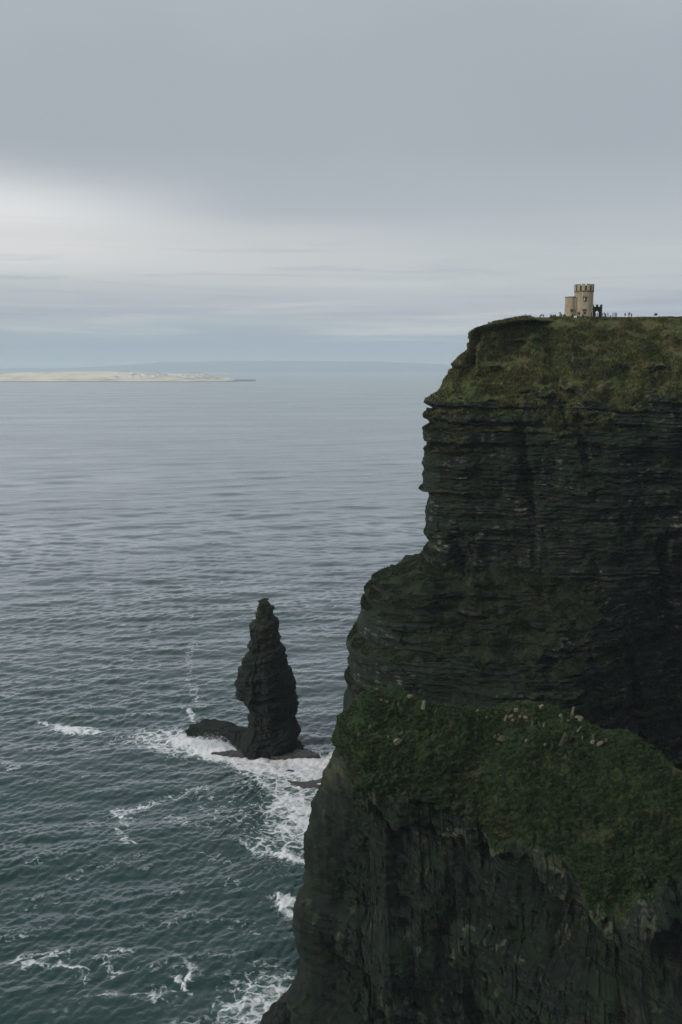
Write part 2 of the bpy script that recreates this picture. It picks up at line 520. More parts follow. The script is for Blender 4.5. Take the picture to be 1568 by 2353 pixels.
# ------------------------------------------------------------------ water
def build_water():
    # rings: fine where the sea is close, coarse towards the horizon
    ang = np.arange(41.5, 3.2, -0.036)
    near_r = CAM_Z / np.tan(np.radians(ang))
    far_r = near_r[-1] * np.exp(np.linspace(0, math.log(40000 / near_r[-1]), 180))[1:]
    rad = np.concatenate([[0.5, 60, 120, 160], near_r, far_r])
    a_d = np.concatenate([np.linspace(-36, -25.5, 130, endpoint=False), np.linspace(-25.5, 6.5, 700, endpoint=False), np.linspace(6.5, 36, 160)])
    a_c = np.concatenate([np.arange(-180, -37, 3.0), a_d, np.arange(39, 180, 3.0)])
    az = np.radians(a_c)
    Rr, A = np.meshgrid(rad, az, indexing='ij')
    X, Y = Rr * np.sin(A), Rr * np.cos(A)
    dr = np.gradient(rad)[:, None]
    da = np.gradient(az)[None, :] * Rr
    spacing = np.maximum(dr, da)
    Z = np.zeros_like(X)
    rng = np.random.default_rng(5)
    shore = np.clip(1 - np.maximum(0, 60 - np.hypot(X, Y - 20)) / 60, 0, 1)
    # wave groups: patches of rougher and calmer water
    grp = 0.75 + 0.45 * fbm(X / 55, Y / 80, X * 0, 3, 31)
    crest = np.zeros_like(X)
    waves = []
    for lam, amp, n, spread in ((95, 0.24, 3, 14), (58, 0.20, 5, 20), (34, 0.15, 6, 26), (17, 0.105, 8, 36), (10, 0.072, 10, 42), (6.2, 0.048, 12, 50), (3.9, 0.037, 14, 54), (2.5, 0.023, 12, 60)):
        for i in range(n):
            l = lam * rng.uniform(0.75, 1.3)
            th = R(-76 + rng.normal(0, spread * 0.6))
            waves.append((l, amp * rng.uniform(0.6, 1.3), th, rng.uniform(0, 2 * math.pi)))
    for l, a, th, ph in waves:
        k = 2 * math.pi / l
        fade = np.clip((l / spacing - 2.2) / 2.0, 0, 1)
        p = k * (X * math.cos(th) + Y * math.sin(th)) + ph
        s = np.sin(p)
        Z += a * fade * (s + 0.35 * s * np.abs(s) * np.sign(s) * 0 + 0.28 * np.cos(2 * p)) * (grp if l < 30 else 1)
        if l < 24:
            crest += a * s * fade
    sd_ = crest[300:700, 100:900].std()
    crest = np.clip(crest / (sd_ * 3.2), 0, 1)

    # foam: strokes along the water, each an end point pair in metres, a width and a strength
    strokes = [
        # surf round the foot of the stack
        (420, 1704, 515, 1728, 7.0, 1.25), (470, 1722, 610, 1750, 7.5, 1.3), (600, 1752, 740, 1752, 8.0, 1.25),
        (560, 1740, 750, 1775, 7.0, 1.2), (660, 1775, 745, 1800, 7.0, 0.95), (345, 1698, 430, 1702, 6.0, 0.80), (300, 1706, 360, 1712, 5.0, 0.42), (420, 1690, 445, 1683, 3.5, 0.9),
        (590, 1778, 650, 1830, 5.5, 0.85), (560, 1778, 600, 1792, 4.0, 0.7), (640, 1830, 735, 1830, 7.0, 0.70),
        (690, 1838, 735, 1880, 8.0, 0.85), (640, 1860, 730, 1905, 8.0, 0.78), (560, 1860, 640, 1850, 6.0, 0.40),
        (655, 1905, 730, 1930, 7.0, 0.85), (565, 1935, 640, 1960, 2.6, 0.72), (600, 1925, 700, 1950, 5.0, 0.62), (655, 1840, 730, 1860, 9.0, 0.92), (560, 1762, 740, 1790, 7.0, 1.05), (680, 1880, 735, 1910, 8.0, 0.92), (540, 1800, 620, 1815, 4.0, 0.45), (630, 1800, 735, 1815, 5.0, 0.75), (520, 1870, 640, 1900, 9.0, 0.38), (470, 1830, 560, 1845, 4.0, 0.36), (330, 1690, 425, 1686, 6.0, 0.72), (340, 1716, 430, 1726, 6.0, 0.72), (280, 1700, 330, 1712, 6.0, 0.5), (250, 1985, 330, 1962, 2.0, 0.36), (60, 1990, 130, 1965, 2.2, 0.36), (330, 2130, 400, 2120, 2.0, 0.36), (480, 2190, 545, 2200, 2.0, 0.4), (20, 2150, 90, 2140, 2.0, 0.4), (200, 2300, 260, 2290, 2.2, 0.45), (430, 2090, 470, 2098, 1.6, 0.4), (20, 1905, 90, 1890, 2.2, 0.36), (510, 2020, 570, 2035, 2.0, 0.36), (640, 1962, 700, 1985, 3.0, 1.05),
        (700, 1722, 745, 1716, 4.0, 0.55), (520, 1850, 600, 1890, 5.0, 0.32),
        # breaker out to the left
        (112, 1663, 140, 1668, 3.2, 0.72), (145, 1670, 182, 1674, 4.2, 1.15), (160, 1682, 225, 1686, 3.0, 0.95), (95, 1660, 118, 1660, 2.2, 0.6),
        (170, 1712, 205, 1722, 3.0, 0.42), (15, 1755, 35, 1770, 2.4, 0.6),
        # drifting streaks
        (434, 1632, 446, 1652, 1.6, 0.75), (446, 1652, 458, 1660, 1.4, 0.5), (444, 1585, 450, 1625, 1.8, 0.50), (430, 1560, 446, 1590, 2.0, 0.50), (452, 1575, 458, 1600, 1.4, 0.42), (436, 1510, 446, 1545, 2.2, 0.42), (448, 1462, 438, 1505, 2.4, 0.40), (395, 1665, 430, 1660, 1.5, 0.42), (400, 1622, 440, 1634, 1.8, 0.40),
        (278, 1862, 292, 1880, 2.0, 0.80), (292, 1880, 282, 1905, 1.8, 0.62), (282, 1905, 296, 1938, 2.0, 0.60), (300, 1858, 385, 1836, 2.2, 0.62), (385, 1836, 470, 1815, 2.6, 0.55),
        (470, 1852, 500, 1880, 2.2, 0.50), (390, 1870, 430, 1895, 2.2, 0.48), (430, 1895, 500, 1905, 2.0, 0.38),
        (640, 2068, 682, 2075, 3.0, 1.05), (655, 2085, 684, 2098, 2.2, 0.95),
        (0, 2212, 60, 2204, 2.0, 0.60), (60, 2204, 120, 2192, 1.8, 0.45), (70, 2222, 140, 2222, 1.8, 0.75), (140, 2222, 205, 2244, 1.6, 0.65), (110, 2205, 165, 2190, 1.8, 0.50),
        (230, 2200, 290, 2185, 1.8, 0.60), (250, 2215, 290, 2236, 1.8, 0.50), (310, 2280, 345, 2290, 2.0, 0.55),
        (425, 2215, 452, 2230, 1.6, 0.72), (452, 2230, 440, 2252, 1.6, 0.72), (410, 2252, 430, 2272, 1.8, 0.95), (375, 2275, 395, 2292, 1.6, 0.5),
        (520, 2312, 600, 2290, 3.0, 0.80), (560, 2340, 650, 2330, 4.5, 0.80), (600, 2262, 660, 2255, 3.0, 0.66), (575, 2280, 655, 2285, 4.5, 0.66), (580, 2220, 640, 2225, 2.0, 0.40),
        (570, 2130, 600, 2145, 2.0, 0.36), (450, 1965, 520, 1975, 1.8, 0.36), (385, 2045, 420, 2054, 1.4, 0.42), (520, 2135, 575, 2160, 1.6, 0.28),
        (200, 1900, 240, 1880, 2.2, 0.42), (150, 2010, 230, 1990, 1.8, 0.34), (60, 2080, 120, 2070, 1.8, 0.34),
    ]
    foam = np.zeros_like(X)
    jx = fbm(X / 9, Y / 9, X * 0, 4, 71) * 3.2
    jy = fbm(X / 9, Y / 9, X * 0, 4, 91) * 3.2
    Xw, Yw = X + jx, Y + jy
    Xw = Xw + fbm(X / 2.4, Y / 2.4, X * 0, 3, 73) * 1.6; Yw = Yw + fbm(X / 2.4, Y / 2.4, X * 0, 3, 93) * 1.6
    for x0, y0, x1, y1, wd, st in strokes:
        if st < 0.9: wd, st = wd * 1.3, st * 0.86
        a, b = sea_at(x0, y0)[:2], sea_at(x1, y1)[:2]
        lo, hi = np.minimum(a, b) - wd * 3 - 6, np.maximum(a, b) + wd * 3 + 6
        sel = (X > lo[0]) & (X < hi[0]) & (Y > lo[1]) & (Y < hi[1])
        if not sel.any():
            continue
        px, py = Xw[sel], Yw[sel]
        d = b - a
        t = np.clip(((px - a[0]) * d[0] + (py - a[1]) * d[1]) / max(d @ d, 1e-6), 0, 1)
        dist = np.hypot(px - a[0] - t * d[0], py - a[1] - t * d[1])
        foam[sel] = np.maximum(foam[sel], st * np.exp(-(dist / wd) ** 2))
    lump = fbm(X / 4, Y / 4, X * 0, 3, 17)
    Z += np.clip(foam - 0.5, 0, 1) * (0.8 + 1.2 * lump)
    # the surf piles up where it breaks against the platform
    b = sea_at(490, 1716)
    dd = np.hypot((Xw - b[0]) / 9, (Yw - b[1]) / 4.5)
    Z += 0.9 * np.exp(-dd ** 2) * (0.75 + 0.6 * lump)
    Z[:3] = 0
    o = link_mesh('sea', np.stack([X, Y, Z], -1).reshape(-1, 3), grid_faces(len(rad), len(az), wrap=True), M_water, smooth=True,
                  attrs={'foam': foam, 'crest': crest})
    tag(o, kind='structure')


build_water()

# ------------------------------------------------------------------ far headland
def build_far_cliff():
    # front profile: height -> how far the face lies inland of the reference plan line
    fz = np.array([-8, 20, 55, 62, 67, 76, 85, 90, 110, 135, 145, 152, 160, 167, 171.5, 173.3, 174.3])
    fi_left = np.array([-27, -24, -20, -18, -13, -5, 1.5, 3.0, 2.5, 1.0, 2.5, 7, 14, 21.5, 27, 30.5, 36.0])
    fi_right = np.array([-6, -3, 0, 1, 2, 2.5, 3, 3.5, 3.5, 3.0, 4.5, 9, 16, 23, 28, 31, 36.0])
    yp = lambda z: 289 + np.interp(z, fz, fi_left) + 14          # depth of the tip
    sil = [(1230, 726.5), (1205, 727.5), (1180, 732), (1150, 738), (1120, 744), (1100, 750), (1085, 757), (1072, 765), (1064, 772), (1063, 780), (1066, 786),
           (1062, 795), (1063, 806), (1058, 812), (1052, 816), (1040, 828), (1031, 838), (1032, 846), (1025, 852), (1024, 860), (1016, 872), (1012, 884), (1004, 898),
           (992, 906), (980, 918), (981, 925), (994, 936), (984, 945), (978, 956), (985, 966), (992, 976), (974, 985), (973, 1005), (974, 1014), (987, 1020),
           (974, 1032), (972, 1045), (969, 1062), (974, 1078), (970, 1090), (972, 1102), (966, 1122), (981, 1126), (984, 1140), (978, 1165), (980, 1195),
           (980, 1212), (975, 1222), (982, 1240), (979, 1252), (971, 1264), (969, 1282), (950, 1292), (925, 1303), (900, 1312), (880, 1322), (860, 1330),
           (856, 1345), (848, 1352), (842, 1362), (845, 1385), (834, 1393), (832, 1420), (826, 1440), (822, 1465), (810, 1484), (803, 1500), (800, 1512), (808, 1540),
           (804, 1556), (812, 1566), (809, 1585), (798, 1600), (803, 1625), (797, 1660), (793, 1700), (790, 1760), (788, 1800)]
    zs, xs = [], []
    for xd, yd in sil:
        z = 120.0
        for _ in range(40):
            p = at(xd, yd, yp(z))
            z = 0.5 * z + 0.5 * p[2]
        zs.append(z); xs.append(at(xd, yd, yp(z))[0])
    zs, xs = np.array(zs), np.array(xs)
    o_ = np.argsort(zs)
    zs, xs = zs[o_], xs[o_]
    X0 = 28.0
    # plan line (x, y): back of the headland, round the tip, along the face, then the shore running towards the viewer
    plan = np.array([(330, 560), (220, 520), (130, 470), (75, 405), (45, 350), (32, 320), (28, 303), (31, 294.5), (40, 290.5), (60, 289), (84, 288), (108, 291),
                     (128, 293), (143, 286), (152, 268), (156, 240), (160, 190), (168, 120), (182, 40), (200, -40), (220, -120)], float)
    seg = np.concatenate([[0], np.cumsum(np.hypot(*np.diff(plan, axis=0).T))])
    s_tip = seg[6]
    s_vis = (s_tip - 30, s_tip + 125)
    S = np.concatenate([np.arange(0, s_vis[0], 6.0), np.arange(s_vis[0], s_vis[1], 0.27), np.arange(s_vis[1], seg[-1], 4.0)])
    ti = np.interp(S, seg, np.arange(len(seg)))
    Q = catmull(plan, ti)
    T = np.gradient(Q, axis=0)
    # smooth tangents
    for _ in range(12):
        T[1:-1] = (T[:-2] + T[2:] + 2 * T[1:-1]) / 4
    T /= np.linalg.norm(T, axis=1, keepdims=True)
    Nrm = np.stack([T[:, 1], -T[:, 0]], 1)          # provisional normal
    # outward = towards the sea (away from inland): at the tip it must point to -x
    k = np.argmin(np.abs(S - s_tip))
    if Nrm[k, 0] > 0:
        Nrm = -Nrm
    ds = S - s_tip
    # direction in which the upper levels step inland, turning gently round the tip
    D = np.zeros_like(Nrm)
    for i_ in np.where(np.abs(ds) < 160)[0]:
        wk = np.exp(-((S - S[i_]) / 20.0) ** 2) * np.gradient(S)
        D[i_] = -(Nrm * wk[:, None]).sum(0) / wk.sum()
    D[np.abs(ds) >= 160] = -Nrm[np.abs(ds) >= 160]
    D /= np.linalg.norm(D, axis=1, keepdims=True)
    D *= (1 + (1 / D[k, 0] - 1) * np.exp(-(ds / 25) ** 2))[:, None]
    Nrm = -D
    zz = np.concatenate([np.arange(174.3, 172.5, -0.09), np.arange(172.5, 30, -0.24), np.arange(30, -8, -1.2)])
    ds = S - s_tip
    w_tip = np.exp(-(np.maximum(ds, 0) / 26) ** 2) * np.where(ds < 0, np.exp(-(np.minimum(ds, 0) / 30) ** 2), 1)
    w_r = smooth01(ds, 48, 84)
    Zg, Sg = np.meshgrid(zz, S, indexing='ij')
    tip_in = np.interp(zz, zs, xs) - X0
    ker = np.hanning(41); ker /= ker.sum()
    tip_s = np.convolve(np.pad(tip_in, 20, mode='edge'), ker, mode='valid')
    warp = 8.0 * fbm(Sg / 17, Zg / 15, Sg * 0, 3, 501) * smooth01(np.abs(Sg - s_tip), 2, 16) * smooth01(173.5 - Zg, 0, 14)
    Ze = Zg + warp
    face_in = np.interp(Ze, fz, fi_left) * (1 - w_r)[None] + np.interp(Ze, fz, fi_right) * w_r[None]
    face_in = face_in * np.where(ds < 0, 1 - 0.6 * smooth01(-ds, 5, 30), 1)[None]
    inset = tip_s[:, None] * w_tip[None] + face_in * (1 - w_tip[None])
    # the jagged beds of the tip carry on along the face and die out slowly
    jag = (tip_in - tip_s)[:, None] * np.exp(-np.abs(ds) / 42)[None]
    jag = jag * (1 + 0.7 * np.exp(-(ds / 14) ** 2))[None]
    # plan-scale buttresses and gullies
    big = fbm(Sg / 24, Zg / 60, Sg * 0, 3, 3) * 5.0 * smooth01(np.abs(Sg - s_tip), 6, 26)
    big *= 1 - 0.75 * smooth01(Zg, 158, 172)
    cove = 16 * np.exp(-((Sg - s_tip - 112) / 26) ** 2) * smooth01(Zg, 115, 50)
    gul = np.clip(fbm(Sg / 9 + 0.15 * Zg / 9, Zg / 42, Sg * 0, 3, 23) - 0.12, 0, 1) * 14.0 * smooth01(np.abs(Sg - s_tip), 3, 14) * smooth01(174 - Zg, 1, 12)
    inset = inset + jag + big + cove + gul
    P = np.empty(Zg.shape + (3,))
    P[..., 0] = Q[None, :, 0] - Nrm[None, :, 0] * inset
    P[..., 1] = Q[None, :, 1] - Nrm[None, :, 1] * inset
    P[..., 2] = Zg
    n = grid_normals(P)
    if n[300, np.argmin(np.abs(S - s_tip - 40)), 1] > 0:
        n = -n
    x, y, z = P[..., 0], P[..., 1], P[..., 2]
    # grass cover
    gl = 147 + 9 * fbm(Sg / 13, Sg * 0, Sg * 0, 3, 41) - 3.0 * w_r[None]
    wob = fbm(x / 7, y / 7, z / 5, 4, 51)
    steep = smooth01(n[..., 2], 0.10, 0.34)
    grass = smooth01(z + 12 * wob, gl - 9, gl + 7) * (0.35 + 0.65 * steep)
    ledge = smooth01(n[..., 2], 0.30, 0.62) * smooth01(z, 25, 45)
    mid_slope = smooth01(z + 7 * wob, 66, 73) * smooth01(z + 5 * wob, 90, 84) * (1 - w_r[None])
    grass = np.clip(np.maximum(grass, np.maximum(ledge * 0.75, mid_slope * (0.1 + 0.62 * smooth01(n[..., 2], 0.3, 0.55)))), 0, 1)
    lower = np.clip(0.5 + 1.0 * fbm(x / 9, y / 9, z / 7, 4, 61), 0, 1) * (0.45 + 0.27 * smooth01(z, 100, 148))
    grass = np.maximum(grass, lower)
    # beds: hard and soft layers, blocks, joints
    zd = z + 0.035 * (Sg - s_tip) + 2.4 * fbm(x / 26, y / 26, z / 18, 3, 77)
    step = lambda th, sd: hash3(np.floor(zd / th), zd * 0, zd * 0, sd) - 0.5
    hard = step(0.62, 5) * 0.7 + step(1.7, 7) * 1.2 + step(4.6, 9) * 1.5 + vnoise(zd / 5, zd * 0 + 1.3, Sg / 22, 6) * 0.6
    bl = (blocks(Sg, zd, 3.2, 0.85, 4) - 0.5) * 0.9 + (blocks(Sg + 0.3 * z, zd, 7.0, 3.4, 8) - 0.5) * 1.9 + (blocks(Sg, zd, 1.3, 0.55, 14) - 0.5) * 0.5
    rk = hard + bl * (0.6 + 0.6 * vnoise(x / 12, y / 12, z / 9, 12)) + 0.5 * fbm(x / 2.0, y / 2.0, z / 1.2, 3, 15)
    rk += 2.6 * fbm(x / 10, y / 10, z / 6, 4, 20)
    gr = 1.5 * smooth01(100 - z, 0, 10) * step(2.4, 11) + 3.6 * fbm(x / 9, y / 9, z / 6, 4, 25) + 0.75 * fbm(x / 2.2, y / 2.2, z / 1.7, 4, 27) - 1.2 * np.clip(fbm(x / 10, y / 10, z / 4.5, 3, 28) - 0.18, 0, 1) * 3
    capx = np.array([at(a, b, 331)[0] for a, b in sil[:9]])[::-1]
    capz = np.array([at(a, b, 331)[2] for a, b in sil[:9]])[::-1]
    capx = np.concatenate([[capx[0] - 2.5], capx, [90, 200]]); capz = np.concatenate([[capz[0] - 6], capz, [174.35, 175.7]])
    tipw = 1 - 0.80 * np.exp(-(np.abs(Sg - s_tip) / 12) ** 2)
    topw = smooth01(174.3 - z, 0.2, 7) * 0.92 + 0.08
    gm = smooth01(grass, 0.3, 0.7)
    d = (rk * (1 - gm) + gr * gm) * tipw * topw * (0.1 + 0.9 * smooth01(np.interp(x, capx, capz) - z, -1, 8))
    P = P + n * d[..., None]
    P[..., 2] -= 0.12 * np.abs(fbm(x / 3, y / 3, z * 0, 3, 99))
    def cap(X, Y):
        k = np.minimum(Y, 331.0) / 331.0
        c = CAM_Z + (np.interp(X / k, capx, capz) - CAM_Z) * k - 0.45 * smooth01(328.6 - Y, 0, 0.8) * smooth01(X, 40, 110)
        return c - 0.25 * np.abs(fbm(X / 3, Y / 3, X * 0, 3, 98))
    cp_ = cap(P[..., 0], P[..., 1])
    cap_amt = smooth01(P[..., 2], 150, 166)
    P[..., 2] = np.where(P[..., 2] > cp_, P[..., 2] * (1 - cap_amt) + cp_ * cap_amt, P[..., 2])
    P[..., 2] -= (1.2 * smooth01(-ds, 0, 14))[None, :] * smooth01(P[..., 2], 150, 170)
    grass = np.maximum(grass, smooth01(z, 158, 168))
    soil = smooth01(fbm(x / 9, y / 9, z / 3, 4, 81), 0.10, 0.30) * np.exp(-((z - 86) / 5.0) ** 2) * (1 - gm)
    # thin pale beds in the middle of the face
    slab = 0.0 * z
    for zc, s0, s1, th in ((121.5, 8, 24, 0.28), (120.2, 18, 30, 0.35), (123.0, 36, 48, 0.30), (119.0, 44, 62, 0.30), (113.5, 36, 46, 0.45), (127.5, 70, 84, 0.5), (116.5, 82, 96, 0.35), (108.0, 52, 62, 0.4), (106.0, 88, 112, 0.5), (132.0, 6, 22, 0.3), (97.0, 5, 16, 1.6)):
        dsx = Sg - s_tip
        slab = np.maximum(slab, 1.3 * (np.abs(zd - zc) < th) * smooth01(dsx, s0, s0 + 2) * smooth01(dsx, s1, s1 - 3) * smooth01(vnoise(dsx / 1.6, zd / 0.6, z * 0, 604), -0.3, 0.4))
    soil = np.maximum(soil, 0.5 * smooth01(fbm(x / 6, y / 6, z / 2, 3, 83), 0.3, 0.5) * (1 - gm))
    # plateau rows behind the rim
    rows, gr_rows = [], []
    for extra, up in ((230, 1.0), (120, 0.6), (60, 0.35), (25, 0.2), (8, 0.12)):
        r = P[0].copy()
        f = extra / 230.0
        r[:, 0] = Q[:, 0] - Nrm[:, 0] * (36 + extra)
        r[:, 1] = Q[:, 1] - Nrm[:, 1] * (36 + extra)
        r[:, 0] = np.where(np.abs(S - s_tip) < 95, P[0][:, 0] + (150 - P[0][:, 0]) * f, r[:, 0])
        r[:, 1] = np.where(np.abs(S - s_tip) < 95, P[0][:, 1] + (400 - P[0][:, 1]) * f, r[:, 1])
        r[:, 2] = cap(r[:, 0], r[:, 1]) - 1.2 * smooth01(-ds, 0, 14) - 0.3
        rows.append(r)
    P = np.concatenate([np.array(rows), P], 0)
    slab = np.concatenate([np.zeros((5, len(S))), slab], 0)
    grass = np.concatenate([np.ones((5, len(S))), grass], 0)
    soil = np.concatenate([np.zeros((5, len(S))), soil], 0)
    o = link_mesh('cliff_headland', P.reshape(-1, 3), grid_faces(*P.shape[:2]), M_far, smooth=False, attrs={'grass': grass, 'soil': soil, 'slab': slab})
    tag(o, kind='structure')
    return P, grass, S - s_tip


FAR = build_far_cliff()

# ------------------------------------------------------------------ near headland
def build_near_cliff():
    cols_x = [0]
    # per column: ridge (xd, yd, Y), middle of the slope, grass edge
    ridge = [(857, 1585, 200), (905, 1588, 199.5), (978, 1617, 198), (1044, 1629, 197), (1139, 1628, 196), (1205, 1616, 195), (1289, 1629, 193), (1342, 1650, 191),
             (1390, 1677, 188), (1450, 1694, 185), (1527, 1736, 180), (1600, 1790, 175), (1750, 1880, 168)]
    edge = [(815, 1765, 190), (880, 1790, 188), (950, 1800, 187), (1020, 1806, 186.5), (1095, 1812, 186), (1150, 1865, 182), (1220, 1915, 178), (1290, 1955, 174),
            (1350, 1992, 171), (1420, 2015, 169), (1500, 2030, 168), (1590, 2035, 168), (1780, 2040, 168)]
    tipc = [at(838, 1596, 201), at(790, 1640, 201.5), at(764, 1690, 201.5), at(732, 1770, 201), at(692, 1990, 199), sea_at(668, 2300) + np.array([0, 0, -6.0])]
    rows = []
    ncol = len(ridge)
    G = np.zeros((9, ncol + 1, 3))
    # tip column: the front rows and the back rows share one line
    front = [tipc[0], tipc[1], tipc[2], tipc[3], tipc[4], tipc[5]]
    for i in range(6):
        G[3 + i, 0] = front[i]
    G[2, 0], G[1, 0], G[0, 0] = tipc[1], tipc[3], tipc[5]
    ext = [((100, 166, 74), (98, 160, 66)), ((135, 168, 82), (130, 152, 74)), ((175, 172, 96), (172, 146, 88)), ((215, 176, 110), (212, 146, 104))]
    G = np.zeros((9, ncol + 1 + len(ext), 3))
    for i in range(6):
        G[3 + i, 0] = front[i]
    G[2, 0], G[1, 0], G[0, 0] = tipc[1], tipc[3], tipc[5]
    for j in range(ncol + len(ext)):
        if j < ncol:
            r = at(*ridge[j]); e = at(*edge[j])
        else:
            r, e = (np.array(q, float) for q in ext[j - ncol])
        mid = r * 0.5 + e * 0.5 + np.array([0, 0, 1.8])
        G[3, j + 1] = r
        G[4, j + 1] = mid
        G[5, j + 1] = e
        G[6, j + 1] = (e[0] * 1.0, e[1] - 1.8, e[2] - 11)
        G[7, j + 1] = (e[0] * 1.0, e[1] - 1.0, e[2] * 0.45)
        G[8, j + 1] = (e[0] * 1.0, e[1] - 5.0, -6)
        G[2, j + 1] = (r[0], r[1] + 6, r[2] - 8)
        G[1, j + 1] = (r[0], r[1] + 10, r[2] * 0.5)
        G[0, j + 1] = (r[0], r[1] + 15, -6)
    # first column behind the tip: rounder
    for i, dx in enumerate((0, 0, 0, 0, 0, 0, 0, 0, 0)):
        pass
    nr_, nc_ = G.shape[:2]
    # dense sampling, finer on what can be seen
    tr = np.concatenate([np.linspace(0, 2, 60, endpoint=False), np.linspace(2, 3, 50, endpoint=False), np.linspace(3, 5, 210, endpoint=False), np.linspace(5, 8, 520)])
    tc = np.concatenate([np.linspace(0, 1, 60, endpoint=False), np.linspace(1, 12, 640, endpoint=False), np.linspace(12, 17, 120)])
    tc = np.clip(tc, 0, nc_ - 1)
    P = catmull(G, tr)
    P = np.swapaxes(catmull(np.swapaxes(P, 0, 1), tc), 0, 1)
    nt_ = P.shape[1]
    # exact outline of the tip
    sil = [(838, 1596), (823, 1607), (805, 1622), (800, 1632), (772, 1649), (771, 1665), (766, 1688), (757, 1702), (756, 1718), (748, 1730), (742, 1752), (730, 1778), (726, 1800), (720, 1815),
           (710, 1843), (706, 1880), (698, 1905), (695, 1921), (689, 1965), (697, 1975), (694, 2010), (694, 2058), (689, 2080), (685, 2124), (680, 2150), (690, 2172), (691, 2200), (686, 2231), (678, 2258),
           (662, 2276), (654, 2290), (652, 2322), (650, 2345)]
    zs = np.array([at(a, b, 200.5)[2] for a, b in sil]); xs = np.array([at(a, b, 200.5)[0] for a, b in sil])
    o_ = np.argsort(zs)
    tipx = np.interp(P[:, 0, 2], zs[o_], xs[o_])
    dx = tipx - P[:, 0, 0]
    dist = P[:, :, 0] - P[:, :1, 0]
    P[:, :, 0] += dx[:, None] * np.exp(-(np.maximum(dist, 0) / 9.0))
    # round the wedge near the tip: push the front towards the viewer, the back away
    front_row = (tr > 3)[:, None]
    bulge = 5.0 * (1 - np.exp(-np.maximum(dist, 0) / 2.5)) * np.exp(-np.maximum(dist, 0) / 16.0)
    P[:, :, 1] += np.where(front_row, -bulge * smooth01(tr, 3.0, 4.2)[:, None], bulge * smooth01(3.0 - tr, 0, 1.0)[:, None])
    n = grid_normals(P)
    i5 = np.searchsorted(tr, 6.5)
    if n[i5, nt_ // 2, 1] > 0:
        n = -n
    tw = np.exp(-np.maximum(dist, 0) / 3.0)[..., None]
    n = n * (1 - tw) + np.array([-1.0, 0, 0.0]) * tw
    n /= np.linalg.norm(n, axis=-1, keepdims=True)
    x, y, z = P[..., 0], P[..., 1], P[..., 2]
    TR = np.broadcast_to(tr[:, None], x.shape)
    w1 = fbm(x / 7, y / 7, z / 7, 4, 201)
    # grass comes down over the edge in tongues
    ed = TR + 0.0
    tongue = 0.40 * fbm(x / 9.0, x * 0, z * 0, 2, 203) + 0.42 * w1 + 0.3 * fbm(x / 2.2, y / 2.2, z / 4, 3, 204)
    grass = smooth01(5.26 + 1.25 * tongue - ed, -0.42, 0.48)
    grass = np.where(TR < 3, 0.9 - 0.9 * smooth01(2.6 - TR, 0, 0.5), grass)
    # tip: rock shows through lower down
    u = x + 0.35 * y * 0 + 0.06 * z
    zt = z + 0.26 * x + 0.6 * fbm(x / 12, y / 12, z / 12, 2, 207)
    # tall columns and slabs between steep joints
    uw = u + 0.12 * fbm(x / 6, y / 6, z / 20, 2, 211)
    colu = (blocks(zt, uw, 13.0, 2.6, 212) - 0.5) * 1.6 + (blocks(zt, uw, 4.5, 1.2, 214) - 0.5) * 0.8
    bed = (hash3(np.floor(zt / 3.1), zt * 0, zt * 0, 216) - 0.5) * 2.0 + (hash3(np.floor(zt / 1.1), zt * 0, zt * 0, 217) - 0.5) * 0.9 + (blocks(uw, zt, 4.2, 2.4, 218) - 0.5) * 2.0 + (blocks(uw, zt, 1.9, 0.9, 219) - 0.5) * 0.9
    butt = fbm(x / 13, z / 40, y * 0, 3, 220) * 8.0
    over = 5.0 * smooth01(vnoise(zt / 12, x / 20, z * 0, 221), -0.05, 0.30) - 2.6
    # the big lip: slabs above, a deep recess below, running down to the right
    lipp = [(700, 1850), (800, 1868), (870, 1872), (940, 1908), (1010, 1930), (1090, 1968), (1160, 1972), (1215, 1965), (1262, 2052), (1330, 2080), (1400, 2105), (1420, 2140), (1500, 2080), (1568, 2110), (1800, 2150)]
    lw = np.array([at(a, b, np.interp(a, [700, 1568], [190, 166])) for a, b in lipp])
    zl = np.interp(x, lw[:, 0], lw[:, 2]) + 1.5 * vnoise(x / 1.7, x * 0, x * 0, 231)
    dz_ = zl - z
    recess = 8.0 * smooth01(dz_, 0, 0.7) * np.exp(-np.maximum(dz_, 0) / 16.0) * smooth01(dist, 2, 12) * (0.55 + 0.8 * np.clip(vnoise(x / 7, x * 0 + 5, x * 0, 233) + 0.5, 0, 1))
    slab = np.exp(-((dz_ + 4.0) / 4.5) ** 2) * (dz_ < 0.3) * smooth01(fbm(x / 3.2, z / 9, y * 0, 3, 235), -0.15, 0.30)
    rk = colu + bed * 0.75 + butt + over - recess + 0.45 * fbm(x / 1.3, y / 1.3, z / 1.6, 4, 222)
    gr = 2.2 * fbm(x / 8, y / 8, z / 8, 3, 224) + 1.7 * (np.abs(fbm(x / 2.4, y / 2.4, z / 2.0, 3, 226)) - 0.25) + 0.42 * fbm(x / 0.7, y / 0.7, z / 0.6, 3, 228)
    gm = smooth01(grass, 0.25, 0.75)
    nearridge = np.exp(-((TR - 3) / 0.22) ** 2)
    tip_k = 1 - 0.75 * np.exp(-np.maximum(dist, 0) / 3.0)
    d = (rk * smooth01(TR, 5.0, 5.5) + 0.5 * rk * (1 - smooth01(TR, 5.0, 5.5))) * (1 - gm) + gr * gm
    d = np.where(TR < 2.4, fbm(x / 6, y / 6, z / 6, 3, 230) * 2, d)
    d = d * tip_k * (1 - 0.45 * nearridge)
    P = P + n * d[..., None]
    fr = tr >= 3.0
    fz_, fx_ = P[fr, 0, 2], P[fr, 0, 0]
    oo = np.argsort(fz_)
    lim = np.interp(P[..., 2], fz_[oo], fx_[oo]) + 0.5 + 0.02 * (P[..., 1] - 195)
